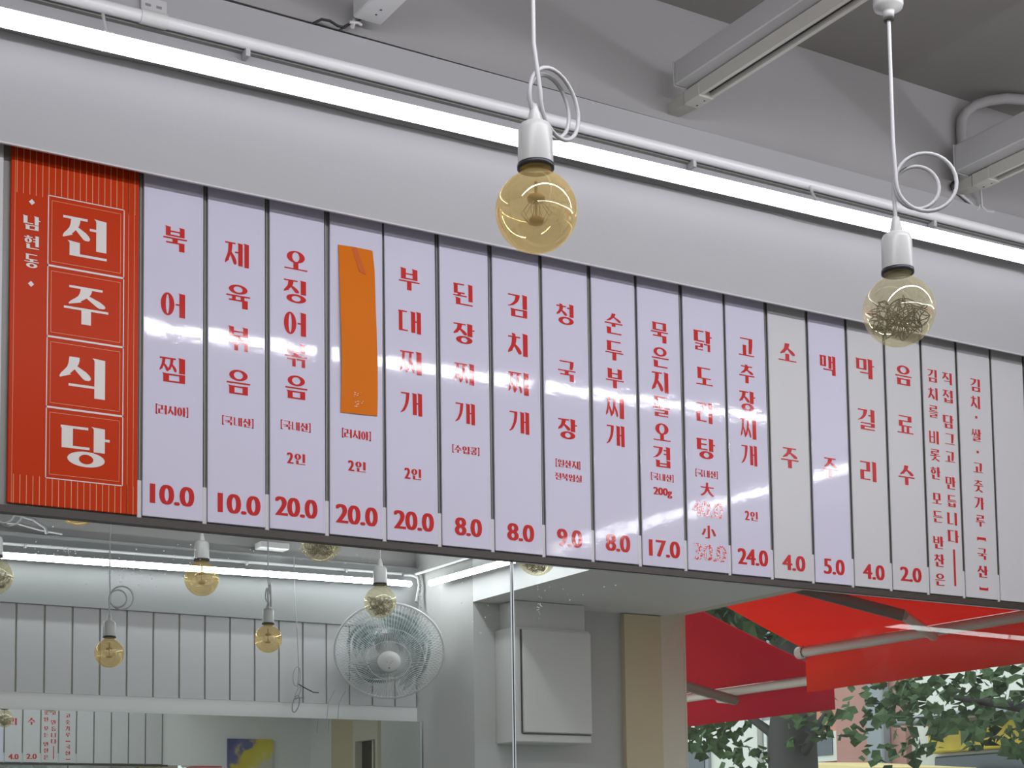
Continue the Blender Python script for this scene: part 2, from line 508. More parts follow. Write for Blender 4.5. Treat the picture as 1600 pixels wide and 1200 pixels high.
def syllable(s, narrow=False):
    """polygons of one Hangul syllable in the unit square"""
    c = ord(s) - 0xAC00
    i, m, f = INI[c // 588], MED[(c % 588) // 28], FIN[c % 28]
    P = []
    TV, TH = .235, .062
    fin = f != ' '
    if m in 'ㅏㅐㅓㅔㅕㅣㅑ':
        yb = .40 if fin else .0
        two = m in 'ㅐㅔ'
        tv = TV * (.80 if two else 1)
        xi = {'ㅣ': .62, 'ㅏ': .58, 'ㅓ': .56, 'ㅕ': .56, 'ㅐ': .40, 'ㅔ': .46}.get(m, .56)
        right = .90 if m == 'ㅏ' else 1.0
        yi = yb + (.06 if not fin else .02)
        wide = i in 'ㅅㅈㅊㅉㅆ'
        _con(P, i, 0, xi + (.03 if wide and not two else 0), yi if i != 'ㅇ' else yb + .02, .97, TV * (.9 if two else 1) * (.72 if i == 'ㅁ' or i == 'ㅂ' else 1), TH, False, True)
        ys = yb - (.02 if fin else 0)
        if f in 'ㄴ': ys = .20
        if f in 'ㄱ' and fin: ys = .30
        if two:
            xa, xb = right - 2 * tv - .07, right - tv
            _stem(P, xa, xa + tv, ys + .03, .98); _stem(P, xb, xb + tv, ys, 1)
            ym = ys + (1 - ys) * .54
            if m == 'ㅐ': _bar(P, xa + tv * .5, xb + .02, ym, TH)
            else: _bar(P, xa - .13, xa + .02, ym + .04, TH)
        else:
            xa = right - tv
            _stem(P, xa, xa + tv, ys, 1)
            ym = ys + (1 - ys) * .52
            if m == 'ㅏ': _bar(P, xa + tv * .5, 1.0, ym, TH)
            if m == 'ㅓ': _bar(P, xa - .15, xa + .02, ym + .10 if i in 'ㅈㅊ' else ym, TH)
            if m == 'ㅕ': _bar(P, xa - .16, xa + .02, ym + .12, TH); _bar(P, xa - .16, xa + .02, ym - .06, TH)
        if fin:
            x0, x1 = .14, right
            y1 = .345
            if f == 'ㄴ': _con(P, f, x0, x1 + .01, 0, .36, TV, TH, True)
            elif f == 'ㄱ': _bar(P, .2, right, .27, TH); P.append([(right - TV, 0), (right, 0), (right, .27), (right - TV, .27)])
            elif f == 'ㅇ': _con(P, f, .12, right, -.01, .37, TV * 1.02, TH, True)
            else: _con(P, f, x0 if f != 'ㄺ' else .06, x1, 0, y1, TV * (.95 if f in 'ㅁㅂ' else 1), TH, True)
    elif m in 'ㅗㅛㅜㅠㅡ':
        down = m in 'ㅜㅠ'
        if fin:
            ybar = {'ㅡ': .46, 'ㅗ': .44, 'ㅛ': .44}.get(m, .52)
            yi = {'ㅡ': .55, 'ㅗ': .58, 'ㅛ': .58}.get(m, .60)
            f1 = .345 if not down else .33
        else:
            ybar = {'ㅡ': .06, 'ㅗ': .05, 'ㅛ': .05}.get(m, .40)
            yi = {'ㅡ': .36, 'ㅗ': .36, 'ㅛ': .40}.get(m, .49)
        xa, xb = (.10, .90)
        if i == 'ㅇ': xa, xb = .11, .89
        full_g = i == 'ㄱ' and not fin and m in 'ㅗㅡ'
        _con(P, i, xa, xb, yi if not full_g else .16, 1.0, TV * (.85 if fin else 1), TH)
        _bar(P, 0, 1, ybar, TH)
        tv = TV * .92
        if m == 'ㅗ':
            xs = .5 - (.12 if full_g else 0)
            P.append([(xs - tv / 2, ybar), (xs + tv / 2, ybar), (xs + tv / 2, yi + (.06 if i != 'ㅇ' else .03)), (xs - tv / 2, yi + (.06 if i != 'ㅇ' else .03))])
            if full_g: P.append([(xs - tv / 2, ybar), (xs + tv / 2, ybar), (xs + tv / 2, .62), (xs - tv / 2, .62)])
        if m == 'ㅛ':
            for xs in (.34, .66): P.append([(xs - tv * .36, ybar), (xs + tv * .36, ybar), (xs + tv * .36, yi + .03), (xs - tv * .36, yi + .03)])
        if m == 'ㅜ':
            y0 = 0 if not fin else .36
            P.append([(.5 - tv / 2, y0), (.5 + tv / 2, y0), (.5 + tv / 2, ybar), (.5 - tv / 2, ybar)])
        if m == 'ㅠ':
            y0 = 0 if not fin else .33
            for xs in (.32, .68): P.append([(xs - tv * .36, y0), (xs + tv * .36, y0), (xs + tv * .36, ybar), (xs - tv * .36, ybar)])
        if fin:
            if f == 'ㄱ': _bar(P, .12, .90, f1, TH); P.append([(.90 - TV, 0), (.90, 0), (.90, f1), (.90 - TV, f1)])
            elif f == 'ㄴ': _con(P, f, .10, .93, 0, f1, TV, TH, True)
            elif f == 'ㅇ': _con(P, f, .12, .90, -.01, f1, TV * .98, TH, True)
            else: _con(P, f, .10, .90, 0, f1 if f != 'ㅅ' else f1 + .02, TV * .95, TH, True)
    else:                                   # ㅚ ㅝ
        _stem(P, 1 - TV * .9, 1, .20 if fin else 0, 1)
        _con(P, i, .04, .60, .56 if m == 'ㅝ' else .52, .98, TV * .85, TH)
        _bar(P, 0, .70, .42, TH)
        if m == 'ㅚ':
            P.append([(.24, .42), (.40, .42), (.40, .56), (.24, .56)])
        else:
            P.append([(.22, .24), (.38, .24), (.38, .42), (.22, .42)]); _bar(P, .55, .80, .30, TH * .8)
        if fin: _con(P, f, .12, 1.0, 0, .33 if m == 'ㅚ' else .24, TV, TH, True)
    return P

_glyphs = {}
def glyph(s):
    if s not in _glyphs:
        c = bpy.data.curves.new('lettering_source', 'FONT')
        c.body = s
        c.resolution_u = 4
        o = bpy.data.objects.new('lettering_source', c)
        COL.objects.link(o)
        dg = bpy.context.evaluated_depsgraph_get()
        me = bpy.data.meshes.new_from_object(o.evaluated_get(dg))
        vs = [(v.co.x, v.co.y) for v in me.vertices]
        fs = [list(p.vertices) for p in me.polygons]
        bpy.data.objects.remove(o)
        bpy.data.curves.remove(c)
        bpy.data.meshes.remove(me)
        xs, ys = [p[0] for p in vs], [p[1] for p in vs]
        x0, x1, y0, y1 = min(xs), max(xs), min(ys), max(ys)
        _glyphs[s] = ([((x - x0) / (x1 - x0), (y - y0) / (y1 - y0)) for x, y in vs], fs)
    return _glyphs[s]

def letter(mb, s, cx, cz, w, h, y, stem):
    """printed characters s filling a w x h box on the plane y; upright strokes are thickened by stem, level ones stay thin"""
    if s == '|':
        return mb.add([(cx - w / 2, y, cz - h / 2), (cx + w / 2, y, cz - h / 2), (cx + w / 2, y, cz + h / 2), (cx - w / 2, y, cz + h / 2)], [(0, 1, 2, 3)])
    if s in '[]':
        d = 1 if s == '[' else -1
        t = h * 0.62
        zb = cz + d * (h / 2 - t)
        mb.add([(cx - w / 2, y, zb), (cx + w / 2, y, zb), (cx + w / 2, y, cz + d * h / 2), (cx - w / 2, y, cz + d * h / 2)], [(0, 1, 2, 3)])
        for e in (-1, 1):
            a, b = cx + e * w / 2, cx + e * (w / 2 - w * 0.14)
            mb.add([(a, y, cz - d * h / 2), (b, y, zb), (a, y, zb)], [(0, 1, 2)])
        return mb
    if all(0xAC00 <= ord(ch) < 0xD7A4 or ch in '()' for ch in s) or (len(s) > 1 and 0xAC00 <= ord(s[-1]) < 0xD7A4):
        adv = [(.34 if ch in '()' else .62 if ch.isdigit() else 1.0) for ch in s]
        gap = .10 if len(s) > 1 else 0
        tot = sum(adv) + gap * (len(s) - 1)
        k = w / tot
        x = cx - w / 2
        n = 0
        for ch, a in zip(s, adv):
            if ch in '()':
                d = 1 if ch == '(' else -1
                xo = x + (a * k * .45 if d > 0 else a * k * .15)
                t = a * k * .42
                x0, x1 = (xo, xo + t)
                z0, z1 = cz - h * .56, cz + h * .56
                mb.add([(x0, y, z0), (x1, y, z0), (x1, y, z1), (x0, y, z1)], [(0, 1, 2, 3)])
                e = a * k * .28
                for zz in (z0, z1 - h * .10):
                    mb.add([(x0, y, zz), (x1 + e, y, zz), (x1 + e, y, zz + h * .10), (x0, y, zz + h * .10)] if d > 0 else
                           [(x0 - e, y, zz), (x1, y, zz), (x1, y, zz + h * .10), (x0 - e, y, zz + h * .10)], [(0, 1, 2, 3)])
            elif ch.isdigit():
                letter(mb, ch, x + a * k / 2, cz, a * k, h, y, stem)
            else:
                for P in syllable(ch):
                    n += 1
                    mb.add([(x + px * a * k, y - .000004 * n, cz - h / 2 + pz * h) for px, pz in P], [tuple(range(len(P)))])
            x += (a + gap) * k
        return mb
    vs, fs = glyph(s)
    n = 5
    for k in range(n):
        dx = stem * k / (n - 1)
        mb.add([(cx - w / 2 + dx + px * (w - stem), y - 0.00004 * k, cz - h / 2 + pz * h) for px, pz in vs], fs)
    return mb
# ================================================================== ROOM SHELL
RX0, RX1 = -2.7, 3.88          # left wall, window wall
YO = 0.02 - 4.2                # opposite wall
FLOOR, CEIL = -ZB, 1.24
struct(MB().box(RX0 - .1, 4.0, YO - .1, .15, FLOOR - .1, FLOOR), 'floor', 'floor', 'tiled floor of the restaurant')
struct(MB().box(RX0 - .1, 4.0, YO - .1, .15, CEIL, CEIL + .12), 'ceiling', 'ceiling', 'dull grey painted ceiling')
struct(MB().box(RX0 - .1, 4.0, .03, .15, FLOOR, .97), 'wall_menu', 'wall', 'white wall behind the menu board and mirror')
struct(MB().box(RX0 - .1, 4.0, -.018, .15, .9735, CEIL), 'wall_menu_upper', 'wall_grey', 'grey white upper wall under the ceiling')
struct(MB().box(RX0 - .1, 4.0, YO - .12, YO, FLOOR, CEIL), 'wall_opposite', 'wall', 'white wall facing the menu board')
struct(MB().box(RX0 - .12, RX0, YO, .03, FLOOR, CEIL), 'wall_left', 'wall', 'plain white end wall')
# window wall with one long opening
wx0, wx1 = RX1, RX1 + .12
wm = MB()
wy0, wy1 = 0.02 - 3.64, -0.87           # opening
wm.box(wx0, wx1, YO, wy0, FLOOR, CEIL).box(wx0, wx1, wy1, .03, FLOOR, CEIL)
wm.box(wx0, wx1, wy0, wy1, .575, CEIL).box(wx0, wx1, wy0, wy1, FLOOR, FLOOR + .5)
struct(wm, 'wall_window', 'wall', 'white end wall with the street window')
# pier in the corner by the window
PY = 0.02 - 3.64
struct(MB().box(2.80, RX1, YO, PY, FLOOR, .54), 'wall_return', 'pier', 'white corner pier carrying the electrical cabinet')
struct(MB().box(3.625, 3.845, PY, PY + .03, FLOOR, .54), 'trim_pillar', 'beige', 'beige timber pillar beside the street window')
# soffits
def sheet(y0, y1, z0l, z0r, z1l, z1r):
    return MB().hexa([(RX0, y0, z0l), (2.8, y0, z0r), (2.8, y1, z0r), (RX0, y1, z0l), (RX0, y0, z1l), (2.8, y0, z1r), (2.8, y1, z1r), (RX0, y1, z1l)])
# thin facing boards with a dark cavity behind, into which the menu strips run up
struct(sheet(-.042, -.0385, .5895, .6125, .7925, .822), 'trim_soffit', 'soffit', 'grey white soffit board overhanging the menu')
struct(sheet(-.031, -.027, .796, .825, .950, .972), 'trim_soffit_upper', 'soffit', 'upper soffit board behind the light tube')
struct(MB().box(RX0, 2.8, -.037, .03, .70, .785), 'trim_soffit_core', 'shadow_gap')  # near-black colour puts the cavity's shade onto this solid core
struct(MB().box(RX0, 2.8, -.025, .03, .785, .945), 'trim_soffit_core_upper', 'shadow_gap')
struct(sheet(-.0432, -.0382, .589, .612, .5917, .6147), 'trim_soffit_lip', 'clip', 'pale metal lip along the soffit edge')
# wavering caulk seam under the tube
se = MB()
pts = []
for i in range(160):
    x = -.6 + i * 3.3 / 159
    z = .7945 + (x + .26) * .0105 + .0016 * math.sin(x * 7.3) + .0011 * math.sin(x * 23 + 1) + random.uniform(-.0005, .0005)
    pts.append((x, -.0420, z))
vs, fs = [], []
for i, p in enumerate(pts):
    t = .0010 + .0009 * max(0, math.sin(i * .19)) + random.uniform(0, .0006)
    vs += [(p[0], p[1] - .0004, p[2] - t), (p[0], p[1] - .0004, p[2] + t)]
    if i: fs.append((2 * i - 2, 2 * i, 2 * i + 1, 2 * i - 1))
se.add(vs, fs)
struct(se, 'trim_caulk_seam', 'gap', 'wavering dark caulk seam on the soffit')

YS = 0.02 - 4.165
so = MB().box(RX0, 2.8, YO, YS, .482, .782)
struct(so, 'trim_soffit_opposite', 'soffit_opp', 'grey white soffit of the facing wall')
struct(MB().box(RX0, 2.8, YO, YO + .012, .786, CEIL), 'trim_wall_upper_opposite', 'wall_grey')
struct(MB().box(2.80, RX1, PY, .03, .545, 1.0), 'trim_soffit_side', 'wall', 'dropped soffit over the window side')
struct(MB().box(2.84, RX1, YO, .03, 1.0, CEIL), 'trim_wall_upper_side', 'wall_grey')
struct(MB().box(2.80, RX1, YO, PY, .54, 1.0), 'trim_pier_head', 'pier')

# ------------------------------------------------------------------ mirrors
def mirror(name, x0, x1, y, z0, z1, label, face=-1):
    """mirror slab whose silvered face is at y (face = -1 looks towards -y)"""
    root = empty(name, ((x0 + x1) / 2, y, z0), label, 'mirror')
    t = .005 * -face
    mb = MB().box(x0, x1, min(y, y + t), max(y, y + t), z0, z1)
    mb.build('mirror_glass', 'mirror', root)
    e = MB()
    for xa, xb in ((x0, x0 + .0022), (x1 - .0022, x1)):
        e.box(xa, xb, y - .0012 if face < 0 else y, y if face < 0 else y + .0012, z0, z1)
    e.build('bevelled_edge', 'mirror_bevel', root)
    return root
ml = mirror('wall_mirror', -2.6, .7655, .01, -1.2, -.008, 'large wall mirror reflecting the fan, left of the vertical seam')
mr = mirror('wall_mirror', .7685, 3.2, .01, -1.2, -.008, 'large wall mirror reflecting the street window, right of the vertical seam')
MB().box(.7685, 3.2, .0082, .01, -.0185, -.0168).build('top_edge_highlight', 'mirror_bevel', mr)  # pale strip painted as the highlight along the mirror's top bevel
rnd = random.Random(11)
for side, parent, spots in ((0, ml, ((-.13, -.075, .06, .025, 34), (-.02, -.09, .07, .03, 40), (.10, -.075, .06, .03, 26), (.56, -.09, .004, .055, 46), (.66, -.12, .10, .05, 14), (.40, -.05, .15, .03, 16))),
                            (1, mr, ((.83, -.10, .006, .03, 22), (.90, -.06, .12, .03, 10)))):
    fl = MB()
    for cx, cz, sx, sz, n in spots:
        for _ in range(n):
            x, z = cx + rnd.gauss(0, .5) * sx, min(-.022, cz + rnd.gauss(0, .5) * sz)
            w, h = rnd.uniform(.0004, .0016), rnd.uniform(.0004, .0013)
            k = rnd.uniform(-1, 1)
            fl.add([(x - w, .0094, z - h * k), (x + w * .3, .0094, z - h), (x + w, .0094, z + h * k), (x - w * .3, .0094, z + h)], [(0, 1, 2, 3)])
    fl.build('dried_flecks', 'fleck', parent)
tag(MB().box(.7655, .7685, .009, .02, -1.2, -.008).build('mirror_joint', 'mirror_edge'), 'dark vertical joint between the two wall mirrors', 'mirror joint')
OM_LEAN, OM_TURN = -.0056, .0236
om = mirror('wall_mirror', -1.3, 2.79, YO + .016, -1.2, .031, 'mirror on the facing wall under its white strips', 1)
# hung a touch out of true: turned about the upright axis and leaning slightly
om.rotation_euler = (OM_LEAN, 0, OM_TURN)
struct(MB().box(-2.6, 2.8, YO, YO + .012, .031, .105), 'trim_board_opposite', 'wall', 'white board between facing strips and mirror')

# ================================================================== MENU BOARD
rack = empty('menu_rack', (1.0, .02, -.012), 'long grey menu rack holding the white strips under the soffit', 'menu rack')
MB().box(-.62, 2.765, .008, .028, -.006, .70).build('back_board', 'gap', rack)
MB().box(-.62, 2.80, -.001, .024, -.0165, -.0045).build('bottom_rail', 'rail_dark', rack)
for k in range(0, 24):
    x = k * .12
    if k < 19: MB().bbox(x - .0042, x + .0042, .003, .0085, -.0035, .063, .0008).build('clip', 'clip', rack)
    MB().box(x - .0008, x + .0008, .0045, .0085, .063 if k < 19 else 0, .64).build('divider', 'gap', rack)

TEXT = [
(0,'d','전',-0.1016,0.4792,0.0769,0.0713), (0,'d','주',-0.0977,0.3575,0.0777,0.0662), (0,'d','식',-0.1034,0.2316,0.0795,0.0703),
(0,'d','당',-0.0965,0.1103,0.0834,0.0706), (0,'d','남',-0.1929,0.4877,0.0293,0.0247), (0,'d','현',-0.1930,0.4539,0.0250,0.0234),
(0,'d','동',-0.1924,0.4209,0.0244,0.0236), (1,'d','북',0.0621,0.5078,0.0442,0.0442), (1,'d','어',0.0585,0.3869,0.0451,0.0440),
(1,'d','찜',0.0578,0.2678,0.0473,0.0455), (1,'n','(러시아)',0.0576,0.1937,0.0649,0.0164), (1,'p','10.0',0.0586,0.0415,0.0817,0.0351),
(2,'d','제',0.1801,0.5013,0.0467,0.0451), (2,'d','육',0.1826,0.4227,0.0466,0.0437), (2,'d','볶',0.1830,0.3438,0.0459,0.0443),
(2,'d','음',0.1830,0.2631,0.0458,0.0453), (2,'n','(국내산)',0.1819,0.1895,0.0654,0.0159), (2,'p','10.0',0.1845,0.0378,0.0824,0.0357),
(3,'d','오',0.2967,0.5111,0.0467,0.0366), (3,'d','징',0.2946,0.4522,0.0453,0.0438), (3,'d','어',0.2947,0.3903,0.0446,0.0448),
(3,'d','볶',0.2968,0.3306,0.0452,0.0444), (3,'d','음',0.2970,0.2696,0.0444,0.0442), (3,'n','(국내산)',0.2956,0.1959,0.0648,0.0160),
(3,'n','2인',0.2959,0.1348,0.0366,0.0203), (3,'p','20.0',0.2965,0.0431,0.0851,0.0352), (4,'n','(러시아)',0.4193,0.1956,0.0654,0.0166),
(4,'n','2인',0.4198,0.1345,0.0370,0.0198), (4,'p','20.0',0.4197,0.0408,0.0881,0.0360), (5,'d','부',0.5375,0.5172,0.0457,0.0433),
(5,'d','대',0.5381,0.4327,0.0484,0.0439), (5,'d','찌',0.5390,0.3522,0.0472,0.0458), (5,'d','개',0.5396,0.2707,0.0462,0.0450),
(5,'n','2인',0.5403,0.1334,0.0363,0.0211), (5,'p','20.0',0.5417,0.0414,0.0877,0.0359), (6,'d','된',0.6565,0.5080,0.0446,0.0434),
(6,'d','장',0.6580,0.4288,0.0482,0.0412), (6,'d','찌',0.6576,0.3475,0.0452,0.0427), (6,'d','개',0.6587,0.2673,0.0437,0.0424),
(6,'n','(수입콩)',0.6590,0.1940,0.0662,0.0149), (6,'p','8.0',0.6626,0.0407,0.0616,0.0354), (7,'d','김',0.7833,0.5066,0.0449,0.0472),
(7,'d','치',0.7823,0.4263,0.0471,0.0467), (7,'d','찌',0.7829,0.3460,0.0480,0.0464), (7,'d','개',0.7838,0.2655,0.0462,0.0457),
(7,'p','8.0',0.7832,0.0410,0.0634,0.0348), (8,'d','청',0.8985,0.5080,0.0427,0.0440), (8,'d','국',0.9004,0.3880,0.0434,0.0423),
(8,'d','장',0.9001,0.2673,0.0468,0.0424), (8,'n','(원산지)',0.8997,0.1936,0.0651,0.0154), (8,'n','전북임실',0.9000,0.1659,0.0652,0.0144),
(8,'p','9.0',0.9007,0.0401,0.0623,0.0359), (9,'d','순',1.0198,0.5069,0.0454,0.0441), (9,'d','두',1.0203,0.4490,0.0459,0.0411),
(9,'d','부',1.0205,0.3897,0.0458,0.0416), (9,'d','찌',1.0193,0.3277,0.0462,0.0444), (9,'d','개',1.0200,0.2678,0.0450,0.0443),
(9,'p','8.0',1.0208,0.0408,0.0627,0.0358), (10,'d','묵',1.1410,0.5073,0.0456,0.0439), (10,'d','은',1.1415,0.4529,0.0447,0.0439),
(10,'d','지',1.1396,0.3988,0.0440,0.0447), (10,'d','돌',1.1417,0.3456,0.0446,0.0433), (10,'d','오',1.1416,0.2901,0.0449,0.0384),
(10,'d','겹',1.1400,0.2366,0.0440,0.0449), (10,'n','(국내산)',1.1397,0.1924,0.0644,0.0151), (10,'n','200g',1.1401,0.1592,0.0500,0.0210),
(10,'p','17.0',1.1413,0.0390,0.0822,0.0359), (11,'d','닭',1.2575,0.5081,0.0492,0.0449), (11,'d','도',1.2591,0.4281,0.0458,0.0390),
(11,'d','리',1.2572,0.3477,0.0432,0.0455), (11,'d','탕',1.2593,0.2689,0.0495,0.0451), (11,'n','(국내산)',1.2592,0.2132,0.0657,0.0153),
(11,'n','大',1.2597,0.1791,0.0375,0.0294), (11,'w','40.0',1.2599,0.1351,0.0858,0.0344), (11,'n','小',1.2612,0.0859,0.0392,0.0286),
(11,'w','30.0',1.2638,0.0412,0.0897,0.0361), (12,'d','고',1.3809,0.5118,0.0439,0.0407), (12,'d','추',1.3802,0.4514,0.0432,0.0421),
(12,'d','장',1.3793,0.3903,0.0456,0.0449), (12,'d','찌',1.3801,0.3280,0.0444,0.0453), (12,'d','개',1.3807,0.2681,0.0442,0.0457),
(12,'n','2인',1.3812,0.1328,0.0365,0.0206), (12,'p','24.0',1.3828,0.0409,0.0860,0.0355), (13,'d','소',1.4989,0.5182,0.0531,0.0417),
(13,'d','주',1.4974,0.2758,0.0519,0.0460), (13,'p','4.0',1.5002,0.0378,0.0679,0.0347), (14,'d','맥',1.6202,0.5067,0.0473,0.0455),
(14,'d','주',1.6180,0.2677,0.0467,0.0444), (14,'p','5.0',1.6206,0.0390,0.0636,0.0354), (15,'d','막',1.7369,0.5162,0.0568,0.0471),
(15,'d','걸',1.7354,0.3948,0.0520,0.0495), (15,'d','리',1.7359,0.2724,0.0503,0.0472), (15,'p','4.0',1.7425,0.0365,0.0683,0.0348),
(16,'d','음',1.8597,0.5173,0.0531,0.0474), (16,'d','료',1.8601,0.3979,0.0520,0.0431), (16,'d','수',1.8583,0.2764,0.0525,0.0467),
(16,'p','2.0',1.8611,0.0399,0.0695,0.0339), (17,'d','김',1.9554,0.5301,0.0311,0.0310), (17,'d','치',1.9555,0.4863,0.0322,0.0301),
(17,'d','를',1.9554,0.4422,0.0313,0.0298), (17,'d','비',1.9540,0.3793,0.0319,0.0319), (17,'d','롯',1.9554,0.3362,0.0336,0.0285),
(17,'d','한',1.9547,0.2926,0.0331,0.0303), (17,'d','모',1.9559,0.2307,0.0308,0.0263), (17,'d','든',1.9568,0.1868,0.0327,0.0275),
(17,'d','반',1.9563,0.1247,0.0348,0.0300), (17,'d','찬',1.9564,0.0816,0.0337,0.0306), (17,'d','은',1.9570,0.0354,0.0332,0.0288),
(17,'d','직',2.0055,0.5302,0.0328,0.0295), (17,'d','접',2.0057,0.4865,0.0341,0.0315), (17,'d','담',2.0045,0.4238,0.0354,0.0321),
(17,'d','그',2.0069,0.3810,0.0341,0.0270), (17,'d','고',2.0058,0.3374,0.0330,0.0260), (17,'d','만',2.0046,0.2736,0.0338,0.0303),
(17,'d','듭',2.0063,0.2296,0.0318,0.0285), (17,'d','니',2.0047,0.1866,0.0331,0.0310), (17,'d','다',2.0071,0.1441,0.0368,0.0303),
(17,'d','|',2.0073,0.0678,0.0065,0.0886), (18,'d','김',2.1024,0.5279,0.0335,0.0317), (18,'d','치',2.1006,0.4850,0.0323,0.0316),
(18,'d','·',2.1016,0.4475,0.0082,0.0064), (18,'d','쌀',2.1000,0.4026,0.0334,0.0304), (18,'d','·',2.1020,0.3608,0.0082,0.0064),
(18,'d','고',2.1012,0.3215,0.0340,0.0245), (18,'d','춧',2.1003,0.2765,0.0338,0.0299), (18,'d','가',2.1006,0.2338,0.0333,0.0300),
(18,'d','루',2.1018,0.1905,0.0320,0.0281), (18,'d','[',2.1033,0.1450,0.0306,0.0101), (18,'d','국',2.1034,0.1092,0.0326,0.0274),
(18,'d','산',2.1030,0.0659,0.0366,0.0290), (18,'d',']',2.1050,0.0250,0.0301,0.0093)
]
names = {1: ('북어찜', 'first strip after the orange board'), 2: ('제육볶음', None), 3: ('오징어볶음', None), 4: (None, None), 5: ('부대찌개', None),
         6: ('된장찌개', None), 7: ('김치찌개', None), 8: ('청국장', None), 9: ('순두부찌개', None), 10: ('묵은지돌오겹', None),
         11: ('닭도리탕', None), 12: ('고추장찌개', None), 13: ('소주', None), 14: ('맥주', None), 15: ('막걸리', None),
         16: ('음료수', None)}
price = {p: s for p, r, s, *_ in TEXT if r == 'p'}
MATT = (13, 15, 16, 17, 18)
tilt = {1: .0, 2: -.0006, 3: .0, 4: .0045, 5: -.003, 6: -.001, 7: .001, 8: 0, 9: .002, 10: -.001, 11: .001, 12: -.002}
for k in range(1, 19):
    x0, x1 = (k - 1) * .12 + .0046, k * .12 - .0046
    if k in names and names[k][0]:
        lab = '%s white menu strip lettered %s in red%s' % ('matt' if k in MATT else 'glossy', names[k][0], ' above price ' + price.get(k, '40.0'))
    elif k == 4:
        lab = 'glossy white menu strip half covered by the orange paper, price 20.0'
    elif k == 17:
        lab = 'matt white notice strip with two narrow columns of red writing'
    else:
        lab = 'matt white notice strip with one narrow column of red writing, rightmost lettered'
    p = empty('menu_strip', ((x0 + x1) / 2, 0, 0), lab, 'menu strip', 'red lettered menu strips')
    face = 'matt' if k in MATT else 'gloss'
    ink = 'red_matt' if k in MATT else 'red_gloss'
    MB().bbox(x0, x1, 0, .004, 0, .645, .0009).build('strip_face', face, p)
    # thin clear edge of the sleeve
    MB().box(x0 + .004, x0 + .0046, -.0002, .0, .0, .645).box(x1 - .0046, x1 - .004, -.0002, .0, .0, .645).build('sleeve_edge', 'clip', p)
    dish, note, cost, worn = MB(), MB(), MB(), MB()
    for (q, role, s, cx, cz, w, h) in TEXT:
        if q != k: continue
        if role == 'd':
            letter(dish, s, cx, cz, w, h, -.0005, .0078 if h > .03 else .0045)
        elif role == 'n':
            letter(note, s, cx, cz, w, h, -.0005, .0026 if s not in '大小' else .003)
        elif role == 'p':
            letter(cost, s, cx, cz, w, h, -.0005, .0046)
        else:
            letter(worn, s, cx, cz, w, h, -.0005, .0046)
    if dish.v: dish.build('dish_lettering', ink, p)
    if note.v: note.build('note_lettering', ink, p)
    if cost.v: cost.build('price_lettering', ink, p)
    if worn.v: tag(worn.build('price_lettering', 'red_worn', p), 'flaking red price lettering')
    if k in tilt and tilt[k]:
        p.rotation_euler = (0, tilt[k], 0)

# unlettered strips of the same rack
for k in list(range(19, 24)) + [-2, -1]:
    x0, x1 = (k - 1) * .12 + .0046 , k * .12 - .0046
    if k < 0: x0, x1 = x0 - .12 - .0005, x1 - .12 + .0035
    o = MB().bbox(x0, x1 , 0.0005, .0045, 0, .645, .0009).build('blank_strip', 'matt')
    if k < 0:
        tag(o, 'blank white strip left of the orange title board' if k == -1 else 'blank white strip second to the left of the orange title board', 'menu strip', 'blank strips')
    else:
        tag(o, 'blank white strip right of all the lettered menu strips' if k == 19 else 'blank white strip far right of the menu, seen in the facing mirror', 'menu strip', 'blank strips' if k == 19 else 'blank strips beyond the lettering')

# orange title board
t = empty('title_board', (-.116, 0, 0), 'wide orange title board lettered 전주식당 with pinstripes, left of the menu strips', 'sign board')
MB().bbox(-.2285, -.0045, 0, .005, 0, .645, .001).build('board_face', 'orange_print', t)
big, ln, fr = MB(), MB(), MB()
for (q, role, s, cx, cz, w, h) in TEXT:
    if q == 0: letter(big, s, cx, cz, w, h, -.0006, .0135 if h > .05 else .0048)
for cz in (.5244, .3808):
    r = .0052
    big.add([(-.193 - r, -.0006, cz), (-.193, -.0006, cz - r), (-.193 + r, -.0006, cz), (-.193, -.0006, cz + r)], [(0, 1, 2, 3)])
big.build('title_lettering', 'cream_ink', t)
def flat(mb, x0, x1, z0, z1, y=-.0004):
    mb.add([(x0, y, z0), (x1, y, z0), (x1, y, z1), (x0, y, z1)], [(0, 1, 2, 3)])
def frame(mb, x0, x1, z0, z1, w):
    flat(mb, x0, x1, z0, z0 + w); flat(mb, x0, x1, z1 - w, z1)
    flat(mb, x0, x0 + w, z0, z1); flat(mb, x1 - w, x1, z0, z1)
ZS = (.5432, .4190, .2947, .1717, .0479)
for i in range(4):
    frame(fr, -.1655, -.0308, ZS[i + 1], ZS[i], .0016)
    frame(ln, -.1590, -.0372, ZS[i + 1] + .0075, ZS[i] - .0085, .0008)
fr.build('cream_frame', 'cream_ink', t)
for i in range(20):
    x = -.2184 + i * .01085
    inside = -.166 < x < -.03
    flat(ln, x - .0006, x + .0006, .5440 if inside else .537, .645)
    flat(ln, x - .0006, x + .0006, 0, .0472 if inside else .0495)
for x in (-.2215, -.0233, -.0129):
    flat(ln, x - .0004, x + .0004, .0, .645)
ln.build('pinstripes', 'line_ink', t)

